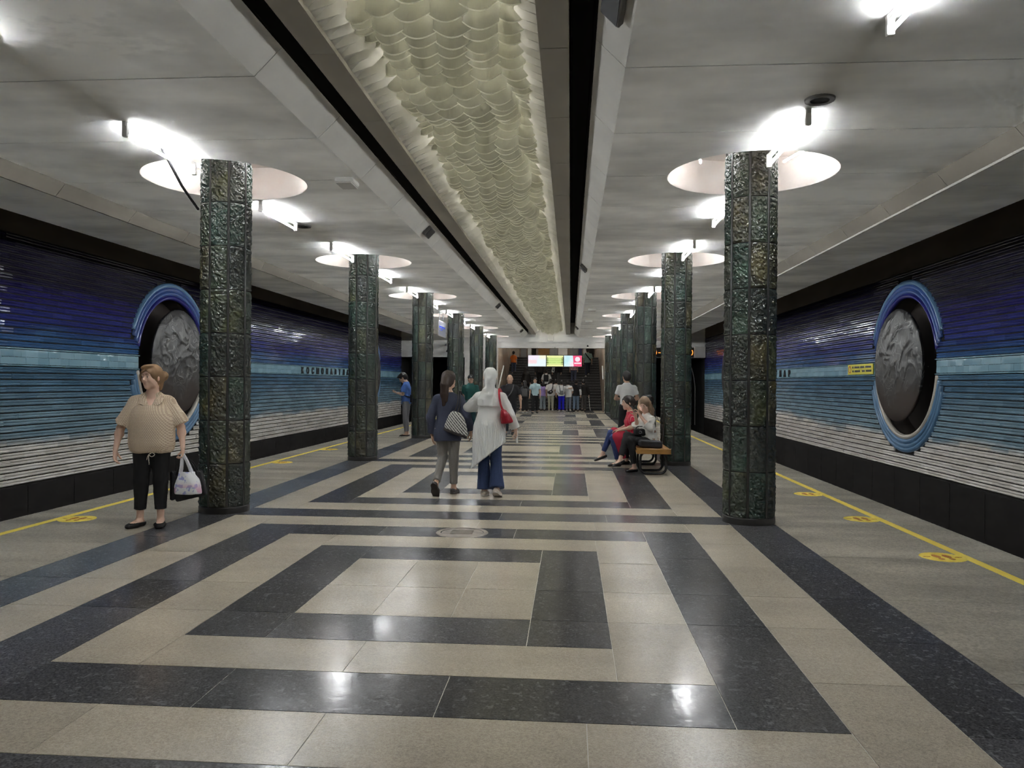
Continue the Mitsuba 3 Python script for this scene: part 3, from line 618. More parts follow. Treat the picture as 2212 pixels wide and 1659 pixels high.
for i, (x, w, z) in enumerate(((-0.02, 0.6, 3.98), (-0.05, 0.75, 4.15), (1.15, 0.18, 4.02))):
    U = thing('upper_hall_lamp', ('lower bright strip lamp in the upper hall above the screens', 'upper bright strip lamp in the upper hall above the screens', 'small bright lamp in the upper hall at the right of the stairs')[i], 'lamp')
    put(U, lit(mikit.ply(box(x - w / 2, x + w / 2, 54.0, 54.08, z, z + 0.06), 'mat_tube'), 1.2, (1.0, 0.9, 0.7)), None)
for s, nm in ((-1, 'left'), (1, 'right')):
    R_ = thing('stair_handrail', 'white handrail on the %s wall of the stairs' % nm, 'handrail')
    pts = np.array([(-2.64, 39.05, 1.18), (-2.44, 39.75, 2.36)] if s < 0 else [(2.62, 39.05, 1.70), (2.62, 39.75, 2.36)])
    part(R_, 'rail', tube(np.linspace(pts[0], pts[1], 6), 0.035, 10), 'mat_white', smooth=True)
    for t in (0.2, 0.8):
        p = pts[0] * (1 - t) + pts[1] * t; part(R_, 'bracket', tube([p, [s * (OW + 0.01), p[1] + 0.4, p[2]]], 0.014, 8), 'mat_steel')
mat('mat_pipe', (0.16, 0.155, 0.15), 0.5, 0.4)
for i, (x, y, z) in enumerate(((-1.4, 40.6, 3.84), (1.4, 40.6, 3.84), (-1.4, 46.0, 5.94), (1.4, 46.0, 5.94), (-1.4, 49.5, 5.94), (1.4, 49.5, 5.94), (-1.4, 53.0, 5.94), (1.4, 53.0, 5.94))):  # added unseen fill tubes that brighten the stairs and the group below
    U = thing('stairwell_lamp', '%s unseen tube lamp added under the stairwell ceiling, %s side, behind the lintel' % (('first', 'second', 'third', 'last')[i // 2], ('left', 'right')[i % 2]), 'lamp', 'added tube lamps under the stairwell ceiling')
    part(U, 'batten', batten_ply, None, at=T().translate([x, y, z - 0.05])); part(U, 'tube', lit(tube_ply, TUBE * 0.55, (1.0, 0.97, 0.90)), None, at=T().translate([x, y, z - 0.05]))
# three screens hung under the lintel
def scr_left(p, n, uv):
    u, v = (p.x + 1.14) / 0.90, (p.z - 2.325) / 0.555
    c = mix((0.85, 0.97, 1.0), (1.0, 0.75, 0.78), smoothstep(0.52, 0.44, u) * smoothstep(0.24, 0.27, v) * smoothstep(0.62, 0.58, v))
    c = mix(c, (0.95, 0.86, 1.0), smoothstep(0.6, 0.55, u) * smoothstep(0.62, 0.66, v))
    return mix(c, (1.0, 0.97, 0.72), smoothstep(0.58, 0.68, u) * smoothstep(0.55, 0.8, v))
def scr_mid(p, n, uv):
    v = (p.z - 2.325) / 0.555
    k = dr.abs(v * 6 - dr.floor(v * 6) - 0.5)
    c = mix((0.95, 1.0, 0.42), (0.66, 0.86, 0.28), smoothstep(0.38, 0.2, dr.abs(v - 0.5)))
    u = dr.abs((p.x - 0.205) / 0.86)
    ink = dr.select((k > 0.46) | ((k > 0.27) & (u > 0.41 - 0.04 * noise(v * 9)) & (v > 0.17) & (v < 0.83)), 1.0, 0.0)
    return mix(c, (0.01, 0.02, 0.0), ink)
def scr_right(p, n, uv):
    u, v = (p.x - 0.66) / 0.90, (p.z - 2.325) / 0.555
    c = mix((0.80, 0.96, 0.98), (0.55, 0.86, 0.90), noise(u * 5, v * 4, 2.0))
    c = mix(c, (1.0, 0.80, 0.86), smoothstep(0.25, 0.5, u) * smoothstep(0.6, 0.2, v))
    c = mix(c, (0.90, 0.10, 0.22), smoothstep(0.545, 0.555, u + 0.05 * v))
    d = dr.sqrt(dr.square((u - 0.76) / 0.6) + dr.square((v - 0.66) * 0.62 / 0.6))
    c = mix(c, (1.0, 0.80, 0.88), smoothstep(0.24, 0.225, d))
    return mix(c, (1.0, 0.82, 0.88), dr.select((dr.abs(u - 0.77) < 0.19) & (dr.abs(v - 0.30) < 0.06), 1.0, 0.0))
for i, (x0, w, fn, n) in enumerate(((-1.145, 0.90, scr_left, 'left lit screen with a white and pink advertisement'), (-0.21, 0.83, scr_mid, 'middle lit screen with yellow green departure lines'), (0.66, 0.90, scr_right, 'right lit screen with a half red advertisement'))):
    S = thing('display_screen', n + ' hung above the stairs', 'screen', 'lit screens above the stairs')
    YS = 39.15
    part(S, 'case', cbox(x0 - 0.014, x0 + w + 0.014, YS, YS + 0.07, 2.305, 2.90, 0.008), 'mat_rubber')
    q = np.array([[x0, YS - 0.003, 2.325], [x0 + w, YS - 0.003, 2.325], [x0 + w, YS - 0.003, 2.88], [x0, YS - 0.003, 2.88]])
    d = mikit.ply((q, np.array([[0, 1, 2], [0, 2, 3]])), 'mat_rubber', uv=np.array([[0, 0], [1, 0], [1, 1], [0, 1.0]]))
    part(S, 'screen', {**d, 'emitter': {'type': 'area', 'radiance': proc((lambda f: (lambda p, n, uv: f(p, n, uv) * 0.14))(fn))}}, None)
    part(S, 'hanger', tube([(x0 + w / 2, YS + 0.05, 2.89), (x0 + w / 2, YS + 0.05, 3.30), (x0 + w / 2, YE + 0.02, 3.30)], 0.009, 8), 'mat_pipe')
# clock display on the right tunnel head
CK = thing('clock_display', 'black clock display with orange digits over the right tunnel', 'clock display')
part(CK, 'case', cbox(5.05, 7.10, YE - 0.16, YE, 2.82, 3.30, 0.01), 'mat_black')
mat('mat_led', (0.3, 0.1, 0.03), 0.5, 0.3)
for txt, x in (('0-1', 5.07), ('60', 6.62)):
    m = meshkit.text_mesh(txt, 0.26, 0.004, bold=True); v = np.array(m.vertices)
    m.vertices = np.stack([x + v[:, 0] * 1.0, YE - 0.163 - v[:, 2], 2.93 + v[:, 1]], -1); m.fix_normals()
    part(CK, 'digits', {**mikit.ply(m, 'mat_led'), 'emitter': emitter(0.22, (1.0, 0.28, 0.05))}, None)
CB = thing('tunnel_box', 'grey equipment box at the right end of the clock display', 'equipment box'); put(CB, cbox(7.12, 7.66, YE - 0.3, YE - 0.01, 2.80, 3.34, 0.012), 'mat_enamel')
for i in range(4):
    k = thing('tunnel_cable', '%s of the grey cables curving into the right tunnel mouth' % ('leftmost', 'second', 'third', 'rightmost')[i], 'cable', 'cables at the right tunnel mouth')
    x = 6.75 + 0.2 * i; t = np.linspace(0, 1, 14)
    put(k, tube(np.stack([x - 0.30 * np.maximum(0, (t - 0.55) / 0.45) ** 2, YE + 0.9 + 0 * t, -0.6 + 3.2 * t], -1), 0.022, 8), 'mat_pipe', smooth=True)
def camera_thing(x, y, z, d, n):
    K = thing('security_camera', n, 'security camera', 'security cameras on the end wall')
    part(K, 'mount', tube([(x, YE, z + 0.1), (x, y + 0.05, z + 0.1), (x, y + 0.05, z)], 0.016, 8), 'mat_white')
    part(K, 'housing', cbox(x - 0.06, x + 0.06, y - 0.18, y + 0.14, z - 0.055, z + 0.055, 0.02), 'mat_white', smooth=40)
    part(K, 'lens', lathe([(0.001, 0), (0.042, 0), (0.042, 0.02)], 20), 'mat_rubber', at=T().translate([x, y - 0.183, z]).rotate([1, 0, 0], -90))
camera_thing(1.84, YE - 0.3, 3.35, 1, 'white camera on the lintel at the right above the stairs'); camera_thing(-5.3, YE - 0.3, 3.38, 1, 'upper white camera over the left tunnel'); camera_thing(-5.25, YE - 0.3, 3.06, 1, 'lower white camera over the left tunnel')
LB = thing('lintel_box', 'small white box at the middle of the lintel under the end of the chandelier', 'box'); put(LB, cbox(-0.17, 0.13, YE - 0.2, YE, 3.60, 3.98, 0.015), 'mat_enamel')

# ------------------------------------------------------------------ people: fields of rounded shapes, meshed by surface nets
from scipy.interpolate import PchipInterpolator
V = lambda *a: np.array(a, float)
def unit(v): v = np.asarray(v, float); return v / (np.linalg.norm(v) + 1e-12)
def rotz(a): c, s = math.cos(math.radians(a)), math.sin(math.radians(a)); return np.array([[c, -s, 0], [s, c, 0], [0, 0, 1.0]])
def rotx(a): c, s = math.cos(math.radians(a)), math.sin(math.radians(a)); return np.array([[1, 0, 0], [0, c, -s], [0, s, c]])
def roty(a): c, s = math.cos(math.radians(a)), math.sin(math.radians(a)); return np.array([[c, 0, s], [0, 1, 0], [-s, 0, c]])

class Field:
    """Prims are (function of points -> distance, box, blend, sign)."""
    def __init__(self): self.p, self.cut, self.wr = [], [], None
    def _add(self, fn, lo, hi, k, sub=False): self.p.append((fn, np.asarray(lo, float), np.asarray(hi, float), k, sub)); return self
    def cone(self, a, b, ra, rb, k=0.02, fa=False, fb=False, wide=None, sub=False):
        a, b = np.asarray(a, float), np.asarray(b, float); L = np.linalg.norm(b - a) + 1e-9; d = (b - a) / L
        def fn(P):
            q = P - a; s = q @ d
            if wide is not None: e = unit(wide[0] - d * (np.asarray(wide[0]) @ d)); q = q - (q @ e)[..., None] * e * (1 - 1 / wide[1])
            rad = q - s[..., None] * d; t = np.clip(s / L, 0, 1); r = ra + (rb - ra) * t
            rho = np.sqrt((rad ** 2).sum(-1)); over = np.maximum(np.maximum(-s if not fa else 0 * s, s - L if not fb else 0 * s), 0)
            D = np.sqrt(rho ** 2 + over ** 2) - r
            if fa: D = np.maximum(D, -s)
            if fb: D = np.maximum(D, s - L)
            return D
        w = wide[1] if wide is not None else 1; R = max(ra, rb) * max(w, 1)
        return self._add(fn, np.minimum(a, b) - R, np.maximum(a, b) + R, k, sub)
    def chain(self, pts, rs, k=0.02, **kw):
        for i in range(len(pts) - 1): self.cone(pts[i], pts[i + 1], rs[i], rs[i + 1], k, **kw)
        return self
    def ball(self, c, r, k=0.02, sub=False): return self.ell(c, (r, r, r), None, k, sub)
    def ell(self, c, r, R=None, k=0.02, sub=False):
        c = np.asarray(c, float); r = np.asarray(r, float); R = np.eye(3) if R is None else R
        def fn(P):
            q = (P - c) @ R; n = np.sqrt(((q / r) ** 2).sum(-1)); g = np.sqrt(((q / r ** 2) ** 2).sum(-1)) + 1e-9
            return n * (n - 1) / g
        m = np.abs(R) @ r
        return self._add(fn, c - m, c + m, k, sub)
    def loft(self, tab, O=(0, 0, 0), R=None, k=0.03, folds=None, capped=True):
        tab = np.array(tab, float); O = np.asarray(O, float); R = np.eye(3) if R is None else R
        if tab.shape[1] == 4: tab = np.insert(tab, 3, 0, 1)
        tab = tab[np.argsort(tab[:, 0])]; I = [PchipInterpolator(tab[:, 0], tab[:, j]) for j in range(1, 5)]; z0, z1 = tab[0, 0], tab[-1, 0]
        def fn(P):
            q = (P - O) @ R; z = np.clip(q[..., 2], z0, z1); rx, ry, cx, cy = (f(z) for f in I)
            x, y = q[..., 0] - cx, q[..., 1] - cy; n = np.sqrt((x / rx) ** 2 + (y / ry) ** 2) + 1e-9
            g = np.sqrt((x / rx ** 2) ** 2 + (y / ry ** 2) ** 2) + 1e-9
            D = np.clip(n * (n - 1) / g, -0.2, 0.4)
            if folds: D = D + folds(np.arctan2(y, x), q[..., 2])
            return np.maximum(np.maximum(D, z0 - q[..., 2]), q[..., 2] - z1)
        m = max(tab[:, 1].max(), tab[:, 2].max()) + np.abs(tab[:, 3:]).max() + 0.03
        c = np.array([O + R @ V(sx * m, sy * m, z) for sx in (-1, 1) for sy in (-1, 1) for z in (z0, z1)])
        return self._add(fn, c.min(0), c.max(0), k)
    def grow(self, i, c, k):
        c = np.asarray(c, float)
        for j in range(i, len(self.p)):
            fn, lo, hi, kk, sb = self.p[j]; self.p[j] = ((lambda f: (lambda P: f((P - c) / k + c) * k))(fn), (lo - c) * k + c, (hi - c) * k + c, kk, sb)
        return self
    def box(self, c, h, R=None, r=0.01, k=0.01, sub=False):
        c, h = np.asarray(c, float), np.asarray(h, float); R = np.eye(3) if R is None else R
        def fn(P):
            q = np.abs((P - c) @ R) - (h - r); return np.sqrt((np.maximum(q, 0) ** 2).sum(-1)) + np.minimum(q.max(-1), 0) - r
        m = np.abs(R) @ h
        return self._add(fn, c - m, c + m, k, sub)
    def plane(self, p, n): self.cut.append((np.asarray(p, float), unit(n))); return self
    def wrinkle(self, amp, freq, seed=0): self.wr = (amp, np.asarray(freq, float), seed); return self
    def mesh(self, h, fine=()):
        lo = np.min([p[1] for p in self.p if not p[4]], 0) - 3 * h; hi = np.max([p[2] for p in self.p if not p[4]], 0) + 3 * h
        ax = []
        for a in range(3):
            iv = [(c[a] - r, c[a] + r, hf) for c, r, hf in fine]; x, out = lo[a], [lo[a]]
            while x < hi[a]:
                st = h
                for i0, i1, hf in iv:
                    if i0 <= x < i1: st = min(st, hf)
                    elif x < i0 < x + st: st = max(i0 - x, hf * 0.5)
                x += st; out.append(x)
            ax.append(np.array(out))
        F = np.full([len(x) for x in ax], 0.5, np.float32)
        for fn, l, u, k, sub in self.p:
            m = k + 2.5 * h; i0 = [max(0, np.searchsorted(ax[a], l[a] - m) - 1) for a in range(3)]; i1 = [np.searchsorted(ax[a], u[a] + m) + 1 for a in range(3)]
            sl = tuple(slice(p, q) for p, q in zip(i0, i1)); g = [ax[a][sl[a]] for a in range(3)]
            if min(len(x) for x in g) == 0: continue
            D = fn(np.stack(np.meshgrid(*g, indexing='ij'), -1)).astype(np.float32); A = F[sl]
            if sub: A = -A
            w = np.maximum(k - np.abs(A - D), 0) / max(k, 1e-6); S = np.minimum(A, D) - w * w * k * 0.25
            F[sl] = -S if sub else S
        if self.wr or self.cut:
            idx = np.argwhere(np.abs(F) < 0.06); P = np.stack([ax[a][idx[:, a]] for a in range(3)], -1); t = tuple(idx.T)
            if self.wr: F[t] += (self.wr[0] * (2 * meshkit.fbm(P * self.wr[1], 2, self.wr[2]) - 1)).astype(np.float32)
            G = np.meshgrid(*ax, indexing='ij', sparse=True)
            for p, n in self.cut: F = np.maximum(F, sum(n[a] * (G[a] - p[a]) for a in range(3)).astype(np.float32))
        return nets(F, ax)

def nets(F, ax):
    n = F.shape; st = (n[1] * n[2], n[2], 1); cid, pos, quads = [], [], []
    for a in range(3):
        b, c = (a + 1) % 3, (a + 2) % 3
        A = np.moveaxis(F, a, 0)[:-1]; B = np.moveaxis(F, a, 0)[1:]
        I = np.argwhere((A < 0) != (B < 0)); fa, fb = A[tuple(I.T)], B[tuple(I.T)]
        order = [a] + [x for x in range(3) if x != a]; J = np.zeros_like(I)
        for col, x in enumerate(order): J[:, x] = I[:, col]
        ok = (J[:, b] >= 1) & (J[:, c] >= 1) & (J[:, b] <= n[b] - 2) & (J[:, c] <= n[c] - 2); J, fa, fb = J[ok], fa[ok], fb[ok]
        t = fa / (fa - fb); P = np.stack([ax[x][J[:, x]] for x in range(3)], -1).astype(float); P[:, a] += t * (ax[a][J[:, a] + 1] - ax[a][J[:, a]])
        base = J @ np.array(st); cs = np.stack([base, base - st[b], base - st[b] - st[c], base - st[c]], -1)
        cs[fa >= 0] = cs[fa >= 0][:, ::-1]
        quads.append(cs); cid.append(cs.ravel()); pos.append(np.repeat(P, 4, 0))
    q = np.vstack(quads); cid = np.concatenate(cid); pos = np.vstack(pos)
    u, inv = np.unique(cid, return_inverse=True); inv = inv.ravel(); cnt = np.bincount(inv)
    v = np.stack([np.bincount(inv, pos[:, k]) / cnt for k in range(3)], -1)
    qi = np.searchsorted(u, q)
    return trimesh.Trimesh(v, np.vstack([qi[:, [0, 1, 2]], qi[:, [0, 2, 3]]]), process=False)

_cl = {}
def cloth(c, rough=0.85, fn=None, sheen=0.15):
    k = (tuple(c) if fn is None else id(fn), rough)
    if k not in _cl:
        _cl[k] = 'mat_cloth_%d' % len(_cl); mat(_cl[k], proc(fn) if fn else tuple(c), rough, 0.2, sheen=sheen)
    return _cl[k]
def skin(c):
    k = ('skin', tuple(c))
    if k not in _cl: _cl[k] = 'mat_skin_%d' % len(_cl); mat(_cl[k], tuple(c), 0.5, 0.35)
    return _cl[k]
def hairm(c):
    k = ('hair', tuple(c))
    if k not in _cl: _cl[k] = 'mat_hair_%d' % len(_cl); mat(_cl[k], tuple(c), 0.5, 0.3)
    return _cl[k]
mat('mat_eye', (0.62, 0.60, 0.57), 0.15, 0.5); mat('mat_iris', (0.02, 0.012, 0.008), 0.1, 0.5)

TF = [(.84, .150, .105, -.01), (.92, .170, .118, -.012), (1.02, .148, .102, 0), (1.10, .130, .092, .006), (1.20, .142, .110, .014), (1.27, .150, .114, .012), (1.33, .145, .090, 0), (1.39, .095, .066, -.01), (1.44, .060, .055, -.012)]
TM = [(.84, .150, .105, 0), (.92, .162, .112, 0), (1.02, .152, .105, .004), (1.12, .155, .110, .008), (1.22, .172, .120, .010), (1.30, .174, .113, .004), (1.36, .145, .088, -.005), (1.42, .088, .066, -.012), (1.47, .060, .055, -.012)]
SKIN, SKIN_D = (0.56, 0.37, 0.28), (0.42, 0.26, 0.18)

class Person:
    def __init__(s, label, x, y, z=0.0, heading=0, H=1.65, female=True, girth=1.0, sit=None, lean=0, tilt=0, twist=0, head=(0, 0, 0), skinc=SKIN, h=0.012, hf=0.0065, group=None, legs=None, arms=None, curl=(0.45, 0.45), palm=None, hands=True, yoff=0):
        s.key = thing('person', label, 'person', group); s.k = H / 1.70; s.h, s.hf = h, hf; s.female, s.girth, s.skinc = female, girth, skinc
        s.M = T().translate([x, y, z]).rotate([0, 0, 1], heading).scale([s.k] * 3)
        s.O = V(0, yoff, 0.93 if sit is None else sit); s.R = rotz(twist) @ roty(tilt) @ rotx(-lean)
        s.U = lambda *p: s.O + s.R @ (np.array(p, float) - V(0, 0, 0.93))
        sw = 0.148 if female else 0.174; s.sw = sw * (0.6 + 0.4 * girth)
        s.sh = {e: s.U(e * s.sw, -0.005, 1.325 if female else 1.346) for e in (-1, 1)}
        s.nb = s.U(0, -0.012, 1.40 if female else 1.42); s.HR = s.R @ rotz(head[0]) @ rotx(-head[1]) @ roty(head[2])
        s.hc = s.U(0, 0.0, 1.49) + s.HR @ V(0, 0.012, 0.108); s.hs = 1.09
        s.hip = {e: s.O + s.R @ V(e * 0.088, 0, -0.03) for e in (-1, 1)}
        L = legs or {}
        s.kn, s.an, s.ff, s.fu = {}, {}, {}, {}
        for e in (-1, 1):
            kn, an, ff = L.get(e, ((e * 0.095, 0.015, 0.49), (e * 0.10, -0.015, 0.088), (e * 0.18, 1, 0)))[:3]
            s.kn[e], s.an[e], s.ff[e] = V(*kn), V(*an), unit(ff); up = unit(V(0, 0, 1) - s.ff[e] * s.ff[e][2]) if abs(s.ff[e][2]) < 0.95 else unit(V(0, -1, 0)); s.fu[e] = up
        A = arms or {}
        s.el, s.wr, s.hd, s.hn = {}, {}, {}, {}
        for e in (-1, 1):
            d = A.get(e, (s.U(e * (s.sw + 0.065), -0.03, 1.10), s.U(e * (s.sw + 0.085), 0.03, 0.865)))
            s.el[e], s.wr[e] = np.asarray(d[0], float), np.asarray(d[1], float)
            s.hd[e] = unit(d[2]) if len(d) > 2 else unit(s.wr[e] - s.el[e]); s.hn[e] = np.asarray(d[3], float) if len(d) > 3 else V(-e, 0.25, 0)
        s.curl = {-1: curl[0], 1: curl[1]}; s.hands = hands
    def add(s, name, m, matname, label=None, **kw): return part(s.key, name, m, matname, label=label, at=s.M, **kw)
    def tab(s, ease=0.0, z0=None, z1=None):
        gz = lambda z: 1 + (s.girth - 1) * min(1, max(0, (1.34 - z) / 0.20))
        t = [(z, rx * gz(z) + ease, ry * (0.5 + 0.5 * gz(z)) * (gz(z) ** 0.5) + ease, 0.0, cy) for z, rx, ry, cy in (TF if s.female else TM)]
        return [q for q in t if (z0 is None or q[0] >= z0) and (z1 is None or q[0] <= z1)]
    def loft(s, F, tab, **kw): return F.loft([(q[0] - 0.93, *q[1:]) for q in tab], s.O, s.R, **kw)
    def hp(s, *p): return s.hc + s.HR @ np.array(p, float)
    def hq(s, *p): return s.hc + s.HR @ np.array(p, float) * s.hs
    def hand(s, F, e):
        w, d = s.wr[e], s.hd[e]; n = unit(s.hn[e] - d * (s.hn[e] @ d)); t = np.cross(d, n) * e if False else np.cross(n, d) * e; c = s.curl[e]
        pk = lambda a, b: w + d * a + t * b
        for b, rr in ((-0.026, 0.0125), (-0.009, 0.0135), (0.009, 0.0135), (0.025, 0.0130)): F.cone(pk(0.008, b * 0.6), pk(0.082, b), 0.017, rr, 0.012)
        for b, l, sp in ((-0.029, 0.058, -0.10), (-0.0095, 0.074, -0.03), (0.0095, 0.080, 0.03), (0.028, 0.072, 0.09)):
            p = pk(0.082, b); ang = c * 0.55; dd = d
            for q, f in enumerate((0.45, 0.31, 0.24)):
                ang = c * (0.55, 1.45, 2.1)[q]; dd = unit(d * math.cos(ang) + n * math.sin(ang) + t * sp); p2 = p + dd * l * f * 1.05
                F.cone(p, p2, 0.0090 - 0.0006 * q, 0.0084 - 0.0008 * q, 0.004); p = p2
        p = pk(0.022, 0.022); p2 = p + unit(d * 0.62 + t * 0.75 + n * 0.35) * 0.042; p3 = p2 + unit(d * 0.9 + t * 0.25 + n * (0.3 + 0.5 * c)) * 0.032; p4 = p3 + unit(d * 0.95 + t * 0.05 + n * (0.35 + 0.6 * c)) * 0.024
        F.cone(p, p2, 0.0145, 0.0112, 0.008); F.cone(p2, p3, 0.0108, 0.0098, 0.004); F.cone(p3, p4, 0.0096, 0.008, 0.004)
    def body(s, foot=True, face=True, neck=0.050):
        F = Field(); g = s.girth; g2 = 0.6 + 0.4 * g
        s.loft(F, s.tab(-0.004), k=0.03)
        for e in (-1, 1):
            F.ball(s.sh[e], 0.046 * g2, 0.04); F.cone(s.U(e * 0.045, -0.012, 1.385), s.sh[e], 0.034, 0.040 * g2, 0.04)
            F.cone(s.sh[e], s.el[e], 0.046 * g2, 0.038 * g2, 0.02); F.cone(s.el[e], s.wr[e], 0.039 * g2, 0.025, 0.015)
            F.ball(s.el[e] * 0.72 + s.wr[e] * 0.28, 0.041 * g2, 0.03)
            if s.hands: s.hand(F, e)
            F.cone(s.hip[e], s.kn[e], 0.080 * g2, 0.052 * g2, 0.03); F.cone(s.kn[e], s.an[e], 0.050 * g2, 0.034, 0.02)
            F.ball(s.kn[e] * 0.72 + s.an[e] * 0.28, 0.044 * g2, 0.04)
            f, u, a = s.ff[e], s.fu[e], s.an[e]
            F.ball(a - 0.045 * u - 0.025 * f, 0.030, 0.03); F.cone(a - 0.02 * u, a - 0.055 * u + 0.10 * f, 0.032, 0.026, 0.02, wide=(np.cross(f, u), 1.25)); F.cone(a - 0.058 * u + 0.09 * f, a - 0.066 * u + 0.155 * f, 0.026, 0.016, 0.02, wide=(np.cross(f, u), 1.5))
        F.cone(s.nb, s.hp(0, -0.022, -0.055), neck * 1.1, neck, 0.03)
        R, hp = s.HR, s.hp; i0 = len(F.p)
        F.ell(hp(0, -0.014, 0.030), (0.074, 0.094, 0.083), R, 0.02); F.ell(hp(0, 0.028, -0.030), (0.057, 0.062, 0.079), R, 0.03)
        F.ball(hp(0, 0.068, -0.090), 0.021, 0.025)
        for e in (-1, 1):
            F.ball(hp(e * 0.036, 0.052, -0.022), 0.028, 0.02); F.ball(hp(e * 0.045, 0.020, -0.068), 0.026, 0.03)
            F.ell(hp(e * 0.076, -0.008, -0.005), (0.011, 0.021, 0.031), R @ rotz(-e * 18), 0.008)
        if face:
            F.cone(hp(-0.036, 0.074, 0.030), hp(0.036, 0.074, 0.030), 0.015, 0.015, 0.015)
            for e in (-1, 1): F.ball(hp(e * 0.031, 0.101, 0.010), 0.0165, 0.012, sub=True); F.ball(hp(e * 0.031, 0.072, 0.009), 0.0165, 0.006)
            F.cone(hp(0, 0.084, 0.018), hp(0, 0.108, -0.020), 0.0085, 0.0125, 0.010)
            for e in (-1, 1): F.ball(hp(e * 0.0115, 0.094, -0.025), 0.0088, 0.006)
            F.cone(hp(-0.017, 0.083, -0.052), hp(0.017, 0.083, -0.052), 0.0085, 0.0085, 0.008); F.cone(hp(-0.013, 0.083, -0.064), hp(0.013, 0.083, -0.064), 0.0085, 0.0085, 0.008)
        F.grow(i0, s.hc, s.hs)
        fine = [(s.hc, 0.145, s.hf)] + ([(s.wr[e] + s.hd[e] * 0.08, 0.115, s.hf) for e in (-1, 1)] if s.hands else [])
        s.add('body', F.mesh(s.h, fine), skin(s.skinc), smooth=True)
        if face:
            ico = trimesh.creation.icosphere(2, 1.0)
            def ball(c, r, m_, name):
                q = ico.copy(); q.vertices = (q.vertices * np.array(r) * s.hs) @ R.T + s.hq(*c); s.add(name, q, m_, smooth=True)
            for e in (-1, 1):
                ball((e * 0.031, 0.0785, 0.009), (0.0120, 0.0115, 0.0052), 'mat_eye', 'eye'); ball((e * 0.031, 0.0866, 0.009), (0.0056, 0.0036, 0.0052), 'mat_iris', 'pupil')
                t = np.linspace(0, 1, 7); pts = np.array([s.hq(e * (0.013 + 0.034 * q), 0.0925 - 0.014 * q * q, 0.034 - 0.003 * q + 0.006 * math.sin(q * 3.1)) for q in t])
                s.add('eyebrow', tube(pts, 0.0038 * (1 - 0.5 * t), 6), hairm(s.hairc if hasattr(s, 'hairc') else (0.05, 0.03, 0.02)), smooth=True)
            t = np.linspace(-1, 1, 9)
            s.add('lips', cat([tube(np.array([s.hq(0.021 * q, 0.0862 - 0.008 * q * q + 0.002, zz + 0.003 * abs(q) * o) for q in t]), 0.0045 * np.sqrt(1.02 - t * t) + 0.0006, 7) for zz, o in ((-0.0535, -1), (-0.0625, 1))]), skin(tuple(c * f for c, f in zip(s.skinc, (0.78, 0.52, 0.52)))), smooth=True)
        return s
    def hair(s, c, kind='short', extra=None):
        F = Field(); hp, R = s.hp, s.HR; s.hairc = c
        v = 0.012 if kind in ('short', 'cap') else 0.016
        F.ell(hp(0, -0.018, 0.036), (0.074 + v, 0.096 + v, 0.083 + v), R, 0.01)
        F.ell(hp(0, -0.050, -0.020), (0.070 + v * 0.6, 0.062 + v, 0.075), R, 0.03)
        if extra: extra(F, hp)
        F.ell(hp(0, 0.085, -0.045), (0.066, 0.082, 0.108), R, 0.012, sub=True)
        if kind == 'short':
            for e in (-1, 1): F.ell(hp(e * 0.085, 0.015, -0.045), (0.03, 0.05, 0.05), R, 0.01, sub=True)
        F.grow(0, s.hc, s.hs); F.wrinkle(0.006, (42, 42, 12), 3)
        s.add('hair', F.mesh(s.hf * 1.15), hairm(c), smooth=True); return s
    def top(s, m, ease=0.014, hem=0.86, sleeve=1.0, cuff=0.008, tab=None, vneck=0.0, name='top', label=None, folds=None, wr=(0.004, (9, 9, 5)), collar=0.060, ext=None, ncut=None, sleeves=(1.0, 1.0), h=None):
        F = Field(); g2 = 0.6 + 0.4 * s.girth
        t = [(q[0], q[1], q[2], 0.0, q[3]) if len(q) == 4 else q for q in tab] if tab else s.tab(ease)
        if hem is not None and not tab:
            t = [q for q in t if q[0] > hem + 0.02]; f = t[0]; t = [(hem, f[1] + 0.004, f[2] + 0.004, 0.0, f[4])] + t
        s.loft(F, t, k=0.03, folds=folds)
        for e, fr in zip((-1, 1), sleeves):
            F.ball(s.sh[e], 0.047 * g2 + ease * 0.75, 0.04); F.cone(s.U(e * 0.045, -0.012, 1.385), s.sh[e], 0.037 + ease * 0.6, 0.042 * g2 + ease * 0.75, 0.04)
            L = sleeve * fr
            if L <= 0: continue
            if L <= 1: p = s.sh[e] + (s.el[e] - s.sh[e]) * L; F.cone(s.sh[e], p, 0.050 * g2 + ease, 0.044 * g2 + ease + cuff, 0.025, fb=True)
            else:
                p = s.el[e] + (s.wr[e] - s.el[e]) * (L - 1); F.cone(s.sh[e], s.el[e], 0.050 * g2 + ease, 0.042 * g2 + ease, 0.025); F.cone(s.el[e], p, 0.042 * g2 + ease, 0.031 + ease + cuff, 0.015, fb=True)
        F.cone(s.nb - s.R @ V(0, 0, 0.02), s.nb + s.R @ V(0, -0.006, 0.028), collar, collar * 0.92, 0.02, fb=True)
        if ext: ext(F, s)
        if vneck: F.ell(s.U(0, 0.075, 1.405 - vneck * 0.35), (0.042, 0.075, vneck * 0.75), s.R, 0.008, sub=True)
        F.cone(s.nb + s.R @ V(0, 0.004, 0.010), s.nb + s.R @ V(0, 0.012, 0.07), 0.050, 0.062, 0.006, sub=True)
        if wr: F.wrinkle(*wr, 1)
        return s.add(name, F.mesh(h or s.h), m, label, smooth=50)
